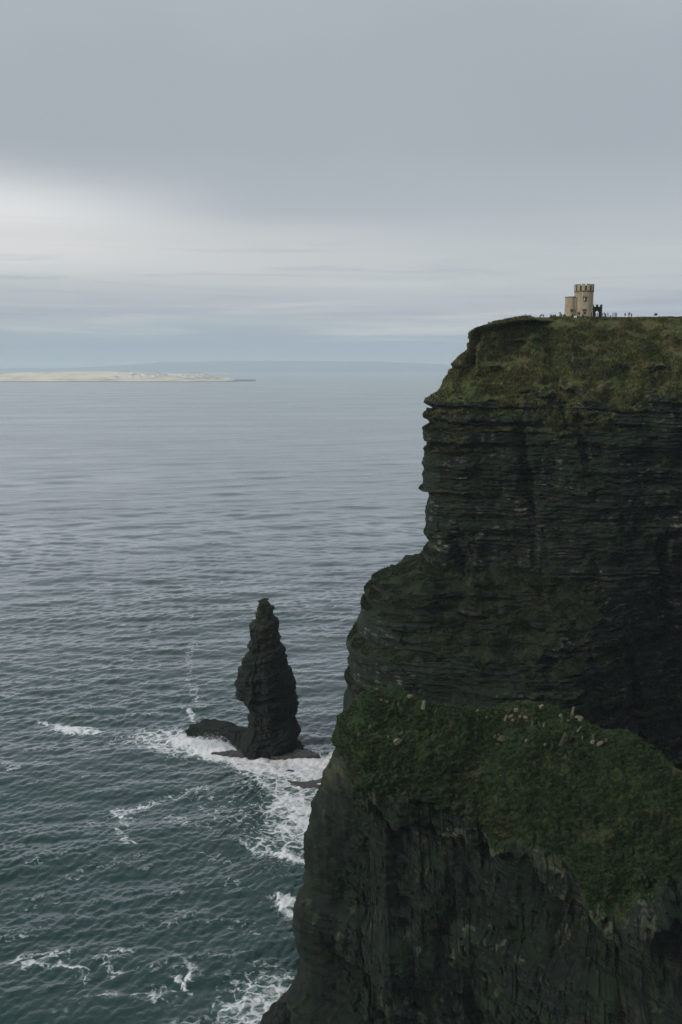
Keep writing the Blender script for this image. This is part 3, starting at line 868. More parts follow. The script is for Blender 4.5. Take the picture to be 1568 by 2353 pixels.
    P[..., 0] = np.where((TR < 3) & (P[..., 0] < lim), lim, P[..., 0])
    soil = 0.25 * smooth01(fbm(x / 6, y / 6, z / 5, 4, 240), 0.22, 0.42) * (1 - gm)
    o = link_mesh('near_headland', P.reshape(-1, 3), grid_faces(*P.shape[:2]), M_near, smooth=False, attrs={'grass': grass, 'soil': soil, 'slab': slab})
    tag(o, kind='structure')
    return P, tr, tc, gm


NEAR = build_near_cliff()


def tuft_material(name, a, b, c):
    m, t = new_mat(name)
    v = t.n('ShaderNodeAttribute', attribute_name='tint').outputs['Fac']
    pos = t.n('ShaderNodeNewGeometry').outputs['Position']
    col = t.ramp(t.math('ADD', t.math('MULTIPLY', v, 0.35), t.math('ADD', t.math('MULTIPLY', t.noise(pos, 0.42, 5, 0.7), 0.55), t.math('MULTIPLY', t.math('SUBTRACT', t.noise(pos, 0.07, 3, 0.5), 0.3), 0.55))), [(0.25, a), (0.55, b), (0.85, c)])
    finish(t, col, 0.9, spec=0.1)
    return m


def grow_tufts(name, P, weight, count, size, mat, seed, blades=6, label=''):
    rng = np.random.default_rng(seed)
    # faces of the grid, weighted by area and cover
    A = P[:-1, :-1]; B = P[:-1, 1:]; C = P[1:, 1:]; D = P[1:, :-1]
    cr = np.cross(C - A, D - B)
    area = np.linalg.norm(cr, axis=-1) * 0.5
    w = (area * weight[:-1, :-1]).ravel()
    idx = rng.choice(len(w), count, p=w / w.sum())
    i, j = np.unravel_index(idx, area.shape)
    u, v = rng.random(count)[:, None], rng.random(count)[:, None]
    base = (A[i, j] * (1 - u) + B[i, j] * u) * (1 - v) + (D[i, j] * (1 - u) + C[i, j] * u) * v
    h = size * rng.uniform(0.5, 1.35, count)
    lean = np.array([0.35, -0.25, 0])
    n = count * blades
    bb = np.repeat(base, blades, 0)
    hh = np.repeat(h, blades) * rng.uniform(0.6, 1.1, n)
    ang = rng.uniform(0, 2 * math.pi, n)
    out = np.stack([np.cos(ang), np.sin(ang), np.zeros(n)], 1)
    side = np.stack([-np.sin(ang), np.cos(ang), np.zeros(n)], 1)
    root = bb + out * (hh * 0.12)[:, None] - np.array([0, 0, 0.08])
    mid = root + np.array([0, 0, 1.0]) * (hh * 0.62)[:, None] + (out * 0.22 + lean * 0.3) * hh[:, None]
    tip = root + np.array([0, 0, 1.0]) * (hh * 0.85)[:, None] + (out * 0.62 + lean * 0.8) * hh[:, None]
    wd = (hh * 0.13)[:, None]
    V = np.stack([root - side * wd, root + side * wd, mid + side * wd * 0.8, mid - side * wd * 0.8, tip], 1).reshape(-1, 3)
    k = np.arange(n)[:, None] * 5
    F3 = np.concatenate([k + [0, 1, 2], k + [0, 2, 3], k + [3, 2, 4]], 0)
    tint = np.repeat(np.repeat(rng.random(count), blades), 5)
    o = link_mesh(name, V, F3, mat, attrs={'tint': tint})
    tag(o, label, 'grass', kind='stuff')


_P, _g, _ds = FAR
_w = smooth01(_g, 0.45, 0.8) * ((_ds > -12) & (_ds < 105))[None, :] * smooth01(_P[..., 2], 135, 152)
_w[:5] = 0
_w = _w * smooth01(fbm(_P[..., 0] / 6, _P[..., 1] / 6, _P[..., 2] / 3.5, 4, 803), -0.30, 0.12)
grow_tufts('grass', _P, _w, 30000, 0.75, tuft_material('upland_grass', (0.036, 0.047, 0.019), (0.115, 0.125, 0.048), (0.29, 0.26, 0.12)), 62, 5,
           'olive and straw coloured grass on the upper slope and ledges of the far headland')
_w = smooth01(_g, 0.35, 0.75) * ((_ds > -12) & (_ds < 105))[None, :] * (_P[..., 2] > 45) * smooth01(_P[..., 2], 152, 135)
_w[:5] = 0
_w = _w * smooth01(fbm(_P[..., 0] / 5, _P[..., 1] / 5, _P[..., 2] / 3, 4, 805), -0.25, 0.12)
grow_tufts('grass', _P, _w, 16000, 0.8, tuft_material('ledge_grass_shade_tone', (0.014, 0.020, 0.011), (0.026, 0.036, 0.018), (0.070, 0.085, 0.040)), 64, 5,  # tufts darkened to match, ledge shade mixed into their colour
           'grass toned dark with shade on the ledges and shoulder of the far headland')
_P, _tr, _tc, _gm = NEAR
_w = _gm * ((_tr > 2.85) & (_tr < 6.2))[:, None] * smooth01(fbm(_P[..., 0] / 3.5, _P[..., 1] / 3.5, _P[..., 2] / 3.5, 4, 801), -0.32, 0.05)
grow_tufts('grass', _P, _w, 26000, 0.62, tuft_material('lush_grass', (0.013, 0.022, 0.011), (0.023, 0.039, 0.015), (0.068, 0.100, 0.033)), 61, 6,
           'dark green tussocky grass covering the sloping top of the near headland')


def far_x(p):
    return p


# screen helper only used to look up where on the headland a stone rests
def project(P):
    d = P - np.array([0, 0, CAM_Z])
    f = d[..., 1] * CP - d[..., 2] * SP
    upv = d[..., 1] * SP + d[..., 2] * CP
    return 784 + FPX * d[..., 0] / f, 1176.5 - FPX * upv / f


# ------------------------------------------------------------------ far land
def terrain_strip(name, pts, depth, Y, mat, nx=500, ny=24, rough=8, zoff=-3, seed=300):
    """low land: pts = outline (xd, yd) of its crest; it rises from the shore at Y to the crest at Y + depth/2"""
    cx = np.array([at(a, b, Y + depth * 0.5)[0] for a, b in pts]); cz = np.array([at(a, b, Y + depth * 0.5)[2] for a, b in pts])
    X = np.linspace(cx[0], cx[-1], nx)
    hz = np.interp(X, cx, cz)
    hz = np.maximum(hz + rough * fbm(X / 260, X * 0, X * 0, 4, seed), 2)
    v = np.linspace(0, 1, ny)
    prof = np.sin(np.clip(v, 0, 1) * math.pi) ** 0.8
    XX, V = np.meshgrid(X, v, indexing='ij')
    YY = Y + depth * V
    XX = XX * (1 + (V - 0.5) * depth / (Y + depth * 0.5))
    end = np.minimum(smooth01(np.arange(nx) / nx, 0, 0.05), smooth01(1 - np.arange(nx) / nx, 0, 0.06))
    ZZ = hz[:, None] * prof[None, :] * 1.0 + rough * 0.5 * fbm(XX / 180, YY / 180, XX * 0, 4, seed + 3) * prof[None]
    ZZ = ZZ + zoff
    P = np.stack([XX, YY, ZZ], -1)
    o = link_mesh(name, P.reshape(-1, 3), grid_faces(nx, ny), mat, smooth=True)
    return o, P


def island_material():
    m, t = new_mat('pale_limestone_pasture')
    pos = t.n('ShaderNodeNewGeometry').outputs['Position']
    n = t.noise(t.mapping(pos, (0.0035, 0.0022, 0.03)), 1.0, 6, 0.65, 0.3)
    c = t.ramp(n, [(0.3, (0.38, 0.34, 0.26)), (0.5, (0.66, 0.59, 0.46)), (0.62, (0.76, 0.68, 0.55)), (0.8, (0.36, 0.36, 0.22))])
    sz = t.n('ShaderNodeSeparateXYZ', in_0=pos)
    low = t.smooth(sz.outputs[2], 9.0, 3.0)
    c = t.mix(low, c, (0.10, 0.11, 0.12))
    # darker ground of stone walls and gardens towards the village end
    e = t.math('MULTIPLY', t.smooth(sz.outputs[0], -2500.0, -1300.0), t.smooth(t.noise(t.mapping(pos, (0.003, 0.003, 0.05)), 1.0, 4, 0.6), 0.40, 0.60))
    c = t.mix(t.math('MULTIPLY', e, 0.75), c, (0.17, 0.17, 0.15))
    finish(t, c, 0.95)
    return m


M_island = island_material()
M_hills = plain_mat('distant_hill_haze_tone', (0.22, 0.27, 0.34), 0.95, 0.1, 0.001)  # hill colour lifted towards blue-grey, haze put into the surface

isl_pts = [(-420, 866), (-250, 855), (-100, 857), (0, 857.5), (60, 855.5), (130, 854), (200, 853.5), (260, 853), (300, 855), (370, 858), (410, 859), (450, 860), (490, 864), (530, 871), (555, 875.5), (588, 877)]
ISL_Y = 8900
island, ISL = terrain_strip('island_land', isl_pts, 1900, ISL_Y, M_island, nx=900, ny=40, rough=3.0, zoff=-1.0)
tag(island, kind='structure')
hill_pts = [(-60, 846), (60, 846), (150, 845), (230, 842), (300, 837.5), (380, 831.5), (450, 831), (520, 829.5), (640, 828.5), (760, 829.5), (880, 831), (980, 835), (1060, 839), (1150, 844)]
hills, _ = terrain_strip('distant_hills', hill_pts, 4500, 23500, M_hills, nx=400, ny=20, rough=14, zoff=-4, seed=330)
tag(hills, kind='structure')

# village houses on the island
def house_mesh(name, L, W, H, RH, mat_w, mat_r):
    v = [(-L/2, -W/2, -3), (L/2, -W/2, -3), (L/2, W/2, -3), (-L/2, W/2, -3), (-L/2, -W/2, H), (L/2, -W/2, H), (L/2, W/2, H), (-L/2, W/2, H),
         (-L/2, 0, H + RH), (L/2, 0, H + RH)]
    f = [(0, 1, 5, 4), (1, 2, 6, 9, 5), (2, 3, 7, 6), (3, 0, 4, 8, 7), (4, 5, 9, 8), (7, 8, 9, 6), (3, 2, 1, 0)]
    mi = [0, 0, 0, 0, 1, 1, 0]
    # chimney
    b = len(v)
    cx, cw = L * 0.36, 0.7
    for zc in (H, H + RH + 1.3):
        v += [(cx - cw, -cw, zc), (cx + cw, -cw, zc), (cx + cw, cw, zc), (cx - cw, cw, zc)]
    f += [(b, b+1, b+5, b+4), (b+1, b+2, b+6, b+5), (b+2, b+3, b+7, b+6), (b+3, b, b+4, b+7), (b+4, b+5, b+6, b+7)]
    mi += [0] * 5
    return v, f, mi


spots = [(268, 857.2, 0), (303, 857.4, 0), (262, 867, 1), (272, 867.3, 1), (303, 864.6, 2), (309, 865.6, 2), (316, 865.8, 2), (331, 861.8, 3), (338, 862.4, 3), (344, 862.6, 3),
         (352, 865.6, 3), (357, 863.6, 3), (362, 862.8, 3), (371, 863.2, 3), (382, 863, 3),
         (416, 863.2, 4), (422, 862, 4), (428, 862.6, 4), (434, 861.8, 4), (440, 862.4, 4), (446, 861, 4), (452, 862, 4), (459, 862.8, 4), (466, 863.4, 4), (472, 864.4, 4),
         (425, 866.6, 5), (432, 866.8, 5), (444, 867, 5), (451, 867.2, 5), (463, 866.4, 5), (478, 866, 5), (484, 867, 5), (492, 867.4, 5), (524, 871.2, 6)]
glab = {0: ('white house alone on the crest line of the pale island', 'houses on the island crest'),
        1: ('white house of the lone pair at the left on the pale island slope', 'pair of houses low on the island slope'),
        2: ('white house of the short row low on the island slope', 'short row of island houses'),
        3: ('white house in the loose string left of the island village', 'loose string of island houses'),
        4: ('white house in the upper village row near the island tip', 'upper row of the island village'),
        5: ('white house in the lower village row near the island tip', 'lower row of the island village')}
hv = house_mesh('house', 17, 9, 6.5, 4, None, None)
house_proto = None
ip = ISL.reshape(-1, 3)
ipx, ipy = project(ip)
for i, (xd, yd, g) in enumerate(spots):
    vis = ip[:, 1] < ISL_Y + 900
    k = np.argmin(np.where(vis, (ipx - xd) ** 2 + 6 * (ipy - yd - 0.8) ** 2, 1e9))
    p = ip[k]
    if house_proto is None:
        o = link_mesh('house', hv[0], hv[1], None, mats=[M_white, M_roof], midx=hv[2])
        house_proto = o
    else:
        o = house_proto.copy()
        COL.objects.link(o)
    o.location = (float(p[0]), float(p[1]) - 6, float(p[2]))
    rs = random.Random(i)
    sc_ = 1.45 * rs.uniform(0.9, 1.5) * (1.25 if g in (2, 3, 4) else 1.0)
    o.scale = (sc_ * rs.uniform(1.0, 1.7), sc_, sc_ * rs.uniform(0.9, 1.3))
    o.rotation_euler = (0, 0, rs.uniform(-0.4, 0.4))
    if g == 6:
        tag(o, 'solitary white house on the low spit at the right tip of the island', 'house', 'houses on the island')
    elif i == 0:
        tag(o, 'white house on the highest point of the pale island, left of the other crest house', 'house', 'houses on the island')
    elif i == 1:
        tag(o, 'white house on the pale island crest above the short row of houses', 'house', 'houses on the island')
    elif i == 2:
        tag(o, 'left white house of the lone pair on the pale island slope', 'house', 'houses on the island')
    elif i == 3:
        tag(o, 'right white house of the lone pair on the pale island slope', 'house', 'houses on the island')
    else:
        nth = sum(1 for q in spots[:i] if q[2] == g)
        ords = ['leftmost', 'second', 'third', 'fourth', 'fifth', 'sixth', 'seventh', 'eighth', 'ninth', 'tenth']
        tag(o, ('leftmost ' if nth == 0 else ords[nth] + ' from the left, ') + glab[g][0], 'house', glab[g][1])

# ------------------------------------------------------------------ sea stack
def build_stack():
    Yc = 348.0
    cpt = lambda x, y: (402 + x * 0.2564, 1350 + y * 0.2564)
    left = [(800, 93), (765, 110), (757, 125), (745, 150), (746, 185), (750, 210), (735, 225), (720, 245), (722, 298), (716, 303), (690, 305), (672, 330), (668, 355), (670, 400), (672, 465), (660, 500), (655, 550),
            (642, 585), (625, 605), (612, 640), (604, 700), (590, 720), (570, 745), (563, 790), (562, 840), (552, 880), (570, 892), (572, 912), (542, 948), (600, 958), (606, 985), (622, 1010), (628, 1040), (660, 1058), (672, 1085), (682, 1120),
            (676, 1150), (668, 1185), (674, 1210), (660, 1240), (640, 1300), (600, 1360), (590, 1420), (600, 1480)]
    right = [(815, 93), (832, 100), (835, 120), (850, 135), (852, 158), (884, 166), (886, 215), (892, 262), (915, 275), (930, 280), (940, 310), (938, 400), (945, 450), (962, 500), (986, 540), (984, 590), (995, 620),
             (1012, 655), (1020, 720), (1040, 760), (1060, 800), (1072, 850), (1086, 900), (1084, 960), (1098, 985), (1092, 1030), (1085, 1062), (1102, 1088), (1088, 1115), (1078, 1165), (1086, 1215),
             (1100, 1240), (1115, 1265), (1112, 1318), (1098, 1330), (1100, 1400), (1125, 1440), (1130, 1480)]
    def side(lst):
        w = np.array([at(*cpt(*p), Yc) for p in lst])
        o_ = np.argsort(w[:, 2])
        return w[o_, 2], w[o_, 0]
    lz, lx = side(left); rz, rx = side(right)
    top = max(lz.max(), rz.max())
    zz = np.arange(-5, top, 0.16)
    L, Rr = np.interp(zz, lz, lx), np.interp(zz, rz, rx)
    nth = 340
    th = np.linspace(0, 2 * math.pi, nth, endpoint=False)
    c = (L + Rr) / 2
    h = np.maximum((Rr - L) / 2, 0.12)
    ker = np.hanning(31); ker /= ker.sum()
    hs = np.convolve(np.pad(h, 15, mode='edge'), ker, mode='valid')
    ct, st = np.cos(th), np.sin(th)
    e = 0.9
    Xn = np.sign(ct) * np.abs(ct) ** e
    Yn = np.sign(st) * np.abs(st) ** e
    X = c[:, None] + h[:, None] * Xn[None]
    Y = Yc + (hs * 0.85)[:, None] * Yn[None] + 0 * X
    Z = np.broadcast_to(zz[:, None], X.shape).copy()
    # never move the two outline edges
    wgt = np.abs(st)[None] ** 0.7
    rad = fbm(ct[None] * 1.6 + Z * 0, st[None] * 1.6 + Z * 0, Z / 16, 4, 401)
    zd = Z - 0.28 * X
    stp = lambda th_, sd: hash3(np.floor(zd / th_), zd * 0, zd * 0, sd) - 0.5
    lay = stp(0.8, 403) * 0.9 + stp(2.6, 405) * 1.4
    arc = th[None] * 11 + Z * 0
    bl = (blocks(arc, zd, 3.5, 1.3, 407) - 0.5) * 2.0 + (blocks(arc, zd, 7, 5.2, 409) - 0.5) * 3.2 + (blocks(zd, arc, 9, 4.0, 410) - 0.5) * 2.2
    d = (rad * 3.2 + lay + bl + 0.5 * fbm(X / 1.6, Y / 1.6, Z / 1.2, 3, 411)) * np.clip(hs / 9, 0.12, 1.0)[:, None]
    X = X + d * ct[None] * wgt * 0.15
    Y = Y + d * st[None] * wgt
    # small teeth on the outline
    tooth = (stp(0.75, 413) * 1.3 + stp(2.1, 415) * 1.3) * (1 - wgt)
    X = X + tooth * np.sign(ct)[None]
    X[-1] = X[-1].mean(); Y[-1] = Y[-1].mean()
    P = np.stack([X, Y, Z], -1)
    o = link_mesh('sea_stack', P.reshape(-1, 3), grid_faces(len(zz), nth, wrap=True), M_stack)
    tag(o, 'tall dark pointed rock stack rising out of the surf left of the cliffs', 'sea stack')
    return Yc


build_stack()


def rock_slab(name, outline, top_fn, mat, seed, base=-4, inset=1.2, noise_amp=0.7, rough=1.0):
    """irregular flat-topped slab from a plan outline (world xy) with stepped sides"""
    o_ = np.array(outline, float)
    n = len(o_)
    ts = np.linspace(0, n, 260, endpoint=False)
    i = np.floor(ts).astype(int); f = (ts - i)[:, None]
    p0, p1, p2, p3 = o_[(i - 1) % n], o_[i % n], o_[(i + 1) % n], o_[(i + 2) % n]
    E = p1 * (1 - f) + p2 * f
    E = E + 0.5 * np.stack([fbm(E[:, 0] / 1.7, E[:, 1] / 1.7, E[:, 0] * 0, 3, seed + 8), fbm(E[:, 0] / 1.7, E[:, 1] / 1.7, E[:, 0] * 0 + 9, 3, seed + 8)], 1)
    c = E.mean(0)
    rows = []
    m = 46
    ks = np.concatenate([np.linspace(1.10, 1.0, 14), np.linspace(0.985, 0.0, 32)])
    for q, k in enumerate(ks):
        xy = c + (E - c) * k
        topz = top_fn(xy[:, 0], xy[:, 1])
        if q < 14:
            t = q / 13
            z = base + (topz - base) * min(1, t ** 0.7 * 1.02)
            jag = vnoise(z * 1.0, xy[:, 0] / 2.5, xy[:, 1] / 2.5, seed)
            xy = xy + (E - c) / np.linalg.norm(E - c, axis=1, keepdims=True) * (jag[:, None] * noise_amp)
        else:
            z = topz
        z = z + (0.45 * fbm(xy[:, 0] / 2.2, xy[:, 1] / 1.4, xy[:, 0] * 0, 4, seed + 2) + 0.5 * (np.floor(2.5 * fbm(xy[:, 0] / 8, xy[:, 1] / 5, xy[:, 0] * 0, 3, seed + 4)))*0.7) * (rough if q > 8 else 0.2)
        rows.append(np.stack([xy[:, 0], xy[:, 1], z], 1))
    P = np.array(rows)
    o = link_mesh(name, P.reshape(-1, 3), grid_faces(len(ks), len(ts), wrap=True), mat)
    return o


W = lambda x, y: tuple(sea_at(402 + x * 0.2564, 1350 + y * 0.2564)[:2])
# higher platform left of the stack, then the low washed shelf in front
plat = [W(130, 1340), W(235, 1352), W(380, 1372), W(500, 1425), W(590, 1480), W(760, 1500), W(900, 1490), W(1000, 1470), W(1140, 1462), W(1130, 1400), W(900, 1370), W(690, 1330), W(560, 1310), W(400, 1262), W(230, 1275), W(150, 1300)]
pl = rock_slab('rock_platform', plat, lambda x, y: np.interp(x, [W(135, 1335)[0], W(240, 1330)[0], W(520, 1400)[0], W(700, 1480)[0], W(1140, 1462)[0]], [4.2, 4.4, 4.2, 3.6, 1.4]), M_stack, 450, noise_amp=1.3)
tag(pl, 'flat dark rock platform at the left foot of the sea stack, awash with surf', 'rock')
M_shelf = plain_mat('wet_brown_shelf_rock', (0.052, 0.048, 0.045), 0.5, 0.5, 0.6, 0.6, 0.4)
shelf = [W(340, 1502), W(520, 1524), W(780, 1530), W(1000, 1552), W(1180, 1556), W(1290, 1545), W(1282, 1520), W(1190, 1485), W(1040, 1480), W(880, 1495), W(650, 1490), W(480, 1490)]
sh = rock_slab('rock_shelf', shelf, lambda x, y: np.interp(x, [W(340, 1500)[0], W(900, 1530)[0], W(1290, 1545)[0]], [1.4, 1.7, 2.1]), M_shelf, 460, noise_amp=0.4)
tag(sh, 'low brown washed shelf of rock in front of the sea stack', 'rock')
sh2 = rock_slab('rock_shelf', [W(940, 1690), W(1010, 1755), W(1140, 1800), W(1290, 1800), W(1360, 1730), W(1290, 1680), W(1150, 1660), W(1020, 1650)], lambda x, y: 0.75 + 0 * x, M_shelf, 470, noise_amp=0.4, rough=0.5)
tag(sh2, 'submerged brown ledge streaming with foam between sea stack and near headland', 'rock')

# spray thrown up at the platform
def build_spray():
    rng = np.random.default_rng(3)
    c = sea_at(480, 1719)
    n = 1500
    rx = rng.normal(0, 6.0, n); ry = rng.normal(0, 2.0, n)
    hz = np.abs(rng.normal(0, 1, n)) * 2.6 * np.exp(-(rx / 8) ** 2) + 1.2
    r = rng.uniform(0.05, 0.22, n) * np.clip(1.4 - hz / 6, 0.3, 1)
    base = np.array([(1, 0, 0), (-1, 0, 0), (0, 1, 0), (0, -1, 0), (0, 0, 1), (0, 0, -1)], float)
    fc = np.array([(0, 2, 4), (2, 1, 4), (1, 3, 4), (3, 0, 4), (2, 0, 5), (1, 2, 5), (3, 1, 5), (0, 3, 5)])
    ctr = np.stack([c[0] + rx, c[1] + ry, hz], 1)
    V = ctr[:, None] + base[None] * r[:, None, None]
    F = fc[None] + (np.arange(n) * 6)[:, None, None]
    m = plain_mat('white_spray', (0.78, 0.8, 0.81), 0.9, 0.02, 1, 0)
    o = link_mesh('spray', V.reshape(-1, 3), F.reshape(-1, 3), m)
    tag(o, 'white spray thrown up where the swell hits the rock platform', 'spray', kind='stuff')


build_spray()

# ------------------------------------------------------------------ tower
TB = at(1340, 727.8, 331.0)
GZ = 174.2
PXM = 331.0 / FPX * 1.005          # metres per frame unit at the tower


class MB:
    def __init__(self):
        self.v, self.f = [], []

    def box(self, x0, x1, y0, y1, z0, z1, M=None):
        b = len(self.v)
        c = [(x0, y0, z0), (x1, y0, z0), (x1, y1, z0), (x0, y1, z0), (x0, y0, z1), (x1, y0, z1), (x1, y1, z1), (x0, y1, z1)]
        if M is not None:
            c = [tuple(M @ Vector(p)) for p in c]
        self.v += c
        self.f += [(b+3, b+2, b+1, b), (b+4, b+5, b+6, b+7), (b, b+1, b+5, b+4), (b+1, b+2, b+6, b+5), (b+2, b+3, b+7, b+6), (b+3, b, b+4, b+7)]

    def lathe(self, prof, cx=0, cy=0, n=64):
        b = len(self.v)
        for r, z in prof:
            for i in range(n):
                a = 2 * math.pi * i / n
                self.v.append((cx + r * math.cos(a), cy + r * math.sin(a), z))
        for k in range(len(prof) - 1):
            for i in range(n):
                j = (i + 1) % n
                self.f.append((b + k*n + i, b + k*n + j, b + (k+1)*n + j, b + (k+1)*n + i))

    def ring_block(self, r0, r1, a0, a1, z0, z1, cx=0, cy=0, n=4):
        b = len(self.v)
        for i in range(n + 1):
            a = a0 + (a1 - a0) * i / n
            for r, z in ((r0, z0), (r1, z0), (r1, z1), (r0, z1)):
                self.v.append((cx + r * math.cos(a), cy + r * math.sin(a), z))
        for i in range(n):
            p, q = b + i*4, b + i*4 + 4
            for k in range(4):
                l = (k + 1) % 4
                self.f.append((p + k, q + k, q + l, p + l))
        self.f.append((b, b+1, b+2, b+3))
        e = b + n*4
        self.f.append((e+3, e+2, e+1, e))

    def build(self, name, mat, parent=None, smooth=False):
        return link_mesh(name, self.v, self.f, mat, parent=parent, smooth=smooth)


def empty(name, loc):
    o = bpy.data.objects.new(name, None)
    o.location = tuple(float(v) for v in loc)
    COL.objects.link(o)
    return o


def build_tower():
    root = empty('stone_tower', (TB[0], TB[1], GZ))
    tag(root, 'round tan stone watchtower with battlements and lower side turret on the clifftop', 'tower')
    R0 = 3.42
    H = 11.95
    m = MB(); m.lathe([(R0 + 0.06, -1.5), (R0 + 0.05, 0.2), (R0, 0.4), (R0 - 0.05, 9.15)], n=72); m.build('wall', M_tower, root, True)
    m = MB(); m.lathe([(R0 - 0.05, 9.1), (R0 + 0.10, 9.25), (R0 + 0.12, 9.42), (R0 + 0.05, 9.5), (R0 + 0.05, 9.62), (R0 - 0.4, 9.62)], n=72); m.build('string_course', M_band, root, True)
    m = MB(); m.lathe([(R0 - 0.02, 9.6), (R0 + 0.02, 11.25), (R0 - 0.42, 11.25), (R0 - 0.42, 9.4)], n=72)
    par = m.build('parapet', M_recess, root, True)
    m = MB(); m.lathe([(R0 - 0.4, 9.66), (0.01, 9.7)], n=48); m.build('roof_deck', M_dark, root)
    nm = 12
    for i in range(nm):
        a = 2 * math.pi * (i + 0.35) / nm - math.pi / 2
        m = MB()
        m.ring_block(R0 - 0.46, R0 + 0.10, a - 0.165, a + 0.165, 9.60, 11.80)
        m.ring_block(R0 - 0.50, R0 + 0.15, a - 0.185, a + 0.185, 11.80, 11.95)
        m.build('merlon', M_tower, root)
    # stair turret on the left
    tx, ty, tr_ = -4.75, -0.15, 2.05
    m = MB(); m.lathe([(tr_ + 0.08, -1.5), (tr_ + 0.05, 0.3), (tr_, 0.4), (tr_ - 0.03, 7.35)], tx, ty, 56)
    m.box(tx, -3.0, ty - 1.75, ty + 1.75, -1.5, 7.35)
    tu = m.build('turret', M_tower, root, False)
    m = MB(); m.lathe([(tr_ - 0.02, 7.352), (tr_ + 0.10, 7.37), (tr_ + 0.10, 7.55), (tr_ - 0.3, 7.6), (0.01, 7.62)], tx, ty, 56)
    m.build('turret_coping', M_dark, tu)

    def window(cx, cy, r, ang, z0, w, h, parent, pale=False):
        # ang: direction from the axis; local frame x across, y outwards
        Mx = Matrix.Translation((cx, cy, 0)) @ Matrix.Rotation(ang - math.pi / 2, 4, 'Z')
        f = MB()
        y0, y1 = r - 0.35, r + 0.10
        t = 0.16
        f.box(-w/2 - t, -w/2, y0, y1, z0, z0 + h, Mx)
        f.box(w/2, w/2 + t, y0, y1, z0, z0 + h, Mx)
        f.box(-w/2 - t, w/2 + t, y0, y1 + 0.05, z0 - t, z0, Mx)
        f.box(-w/2 - 0.42, w/2 + 0.42, y0, y1 + 0.12, z0 + h, z0 + h + 0.2, Mx)
        f.box(-w/2 - 0.42, -w/2 - 0.24, y0, y1 + 0.12, z0 + h - 0.32, z0 + h - 0.002, Mx)
        f.box(w/2 + 0.24, w/2 + 0.42, y0, y1 + 0.12, z0 + h - 0.32, z0 + h - 0.002, Mx)
        fo = f.build('window', M_frame, parent)
        g = MB(); g.box(-w/2, w/2, y0, r + 0.045, z0, z0 + h, Mx); g.build('pane', M_glass, fo)
        g = MB(); g.box(-0.045, 0.045, r + 0.05, r + 0.09, z0, z0 + h, Mx); g.build('mullion', M_frame, fo)
        if pale:
            g = MB(); g.box(0.10, 0.32, r + 0.05, r + 0.07, z0 + 0.25, z0 + h - 0.25, Mx); g.build('white_pane', M_white, fo)  # white strip added as the pale pane glimpsed in the window
    window(0, 0, R0 - 0.04, R(-90) - 0.12, 5.85, 0.85, 1.45, root, True)
    window(0, 0, R0 - 0.02, R(-90) - 0.12, 1.55, 0.68, 1.35, root)
    window(tx, ty, tr_, R(-90) + 0.05, 2.15, 0.6, 0.8, tu)
    return root


build_tower()


def build_gate():
    x0 = at(1340, 727, 331)[0]
    gx0, gx1 = 3.15, 6.95
    root = empty('gate_wall', (TB[0] + (gx0 + gx1) / 2, TB[1] + 0.4, GZ))
    tag(root, 'battlemented gate wall, toned dark for the tower shadow, with an arched doorway, attached right of the tower', 'gate')
    w = gx1 - gx0
    m = MB()
    d = 0.55
    # arch opening, offset to the right of the middle
    oc, ow, oh = 0.12, 0.62, 2.0
    n = 14
    pts = [(oc - ow, -1.0), (oc - ow, oh)] + [(oc - ow * math.cos(math.pi * k / n), oh + ow * math.sin(math.pi * k / n)) for k in range(1, n)] + [(oc + ow, oh), (oc + ow, -1.0)]
    top = 4.15
    b = len(m.v)
    for y in (-d / 2, d / 2):
        for (x, z) in pts:
            m.v.append((x, y, z))
        for (x, z) in pts:
            xx = -w / 2 if x < oc - ow * 0.999 else (w / 2 if x > oc + ow * 0.999 else x)
            m.v.append((xx, y, top if (z >= oh) else z) if not (x in (pts[0][0], pts[-1][0]) and z < 0) else (xx, y, z))
    N = len(pts)
    def idx(layer, outer, k): return b + layer * 2 * N + (N if outer else 0) + k
    for k in range(N - 1):
        m.f.append((idx(0, 0, k), idx(0, 1, k), idx(0, 1, k + 1), idx(0, 0, k + 1)))
        m.f.append((idx(1, 0, k + 1), idx(1, 1, k + 1), idx(1, 1, k), idx(1, 0, k)))
        m.f.append((idx(0, 0, k + 1), idx(1, 0, k + 1), idx(1, 0, k), idx(0, 0, k)))
        m.f.append((idx(0, 1, k), idx(1, 1, k), idx(1, 1, k + 1), idx(0, 1, k + 1)))
    m.build('wall', M_dark, root)  # the tower's cast shadow is put into the gate's dark colour
    for c, hw in ((-w/2 + 0.36, 0.36), (0.05, 0.34), (w/2 - 0.33, 0.33)):
        q = MB(); q.box(c - hw, c + hw, -d/2 + 0.003, d/2 - 0.003, top + 0.001, top + 0.62); q.box(c - hw - 0.06, c + hw + 0.06, -d/2 - 0.05, d/2 + 0.05, top + 0.622, top + 0.74); q.build('merlon', M_dark, root)


build_gate()


def rim_y(x):
    return 331.0


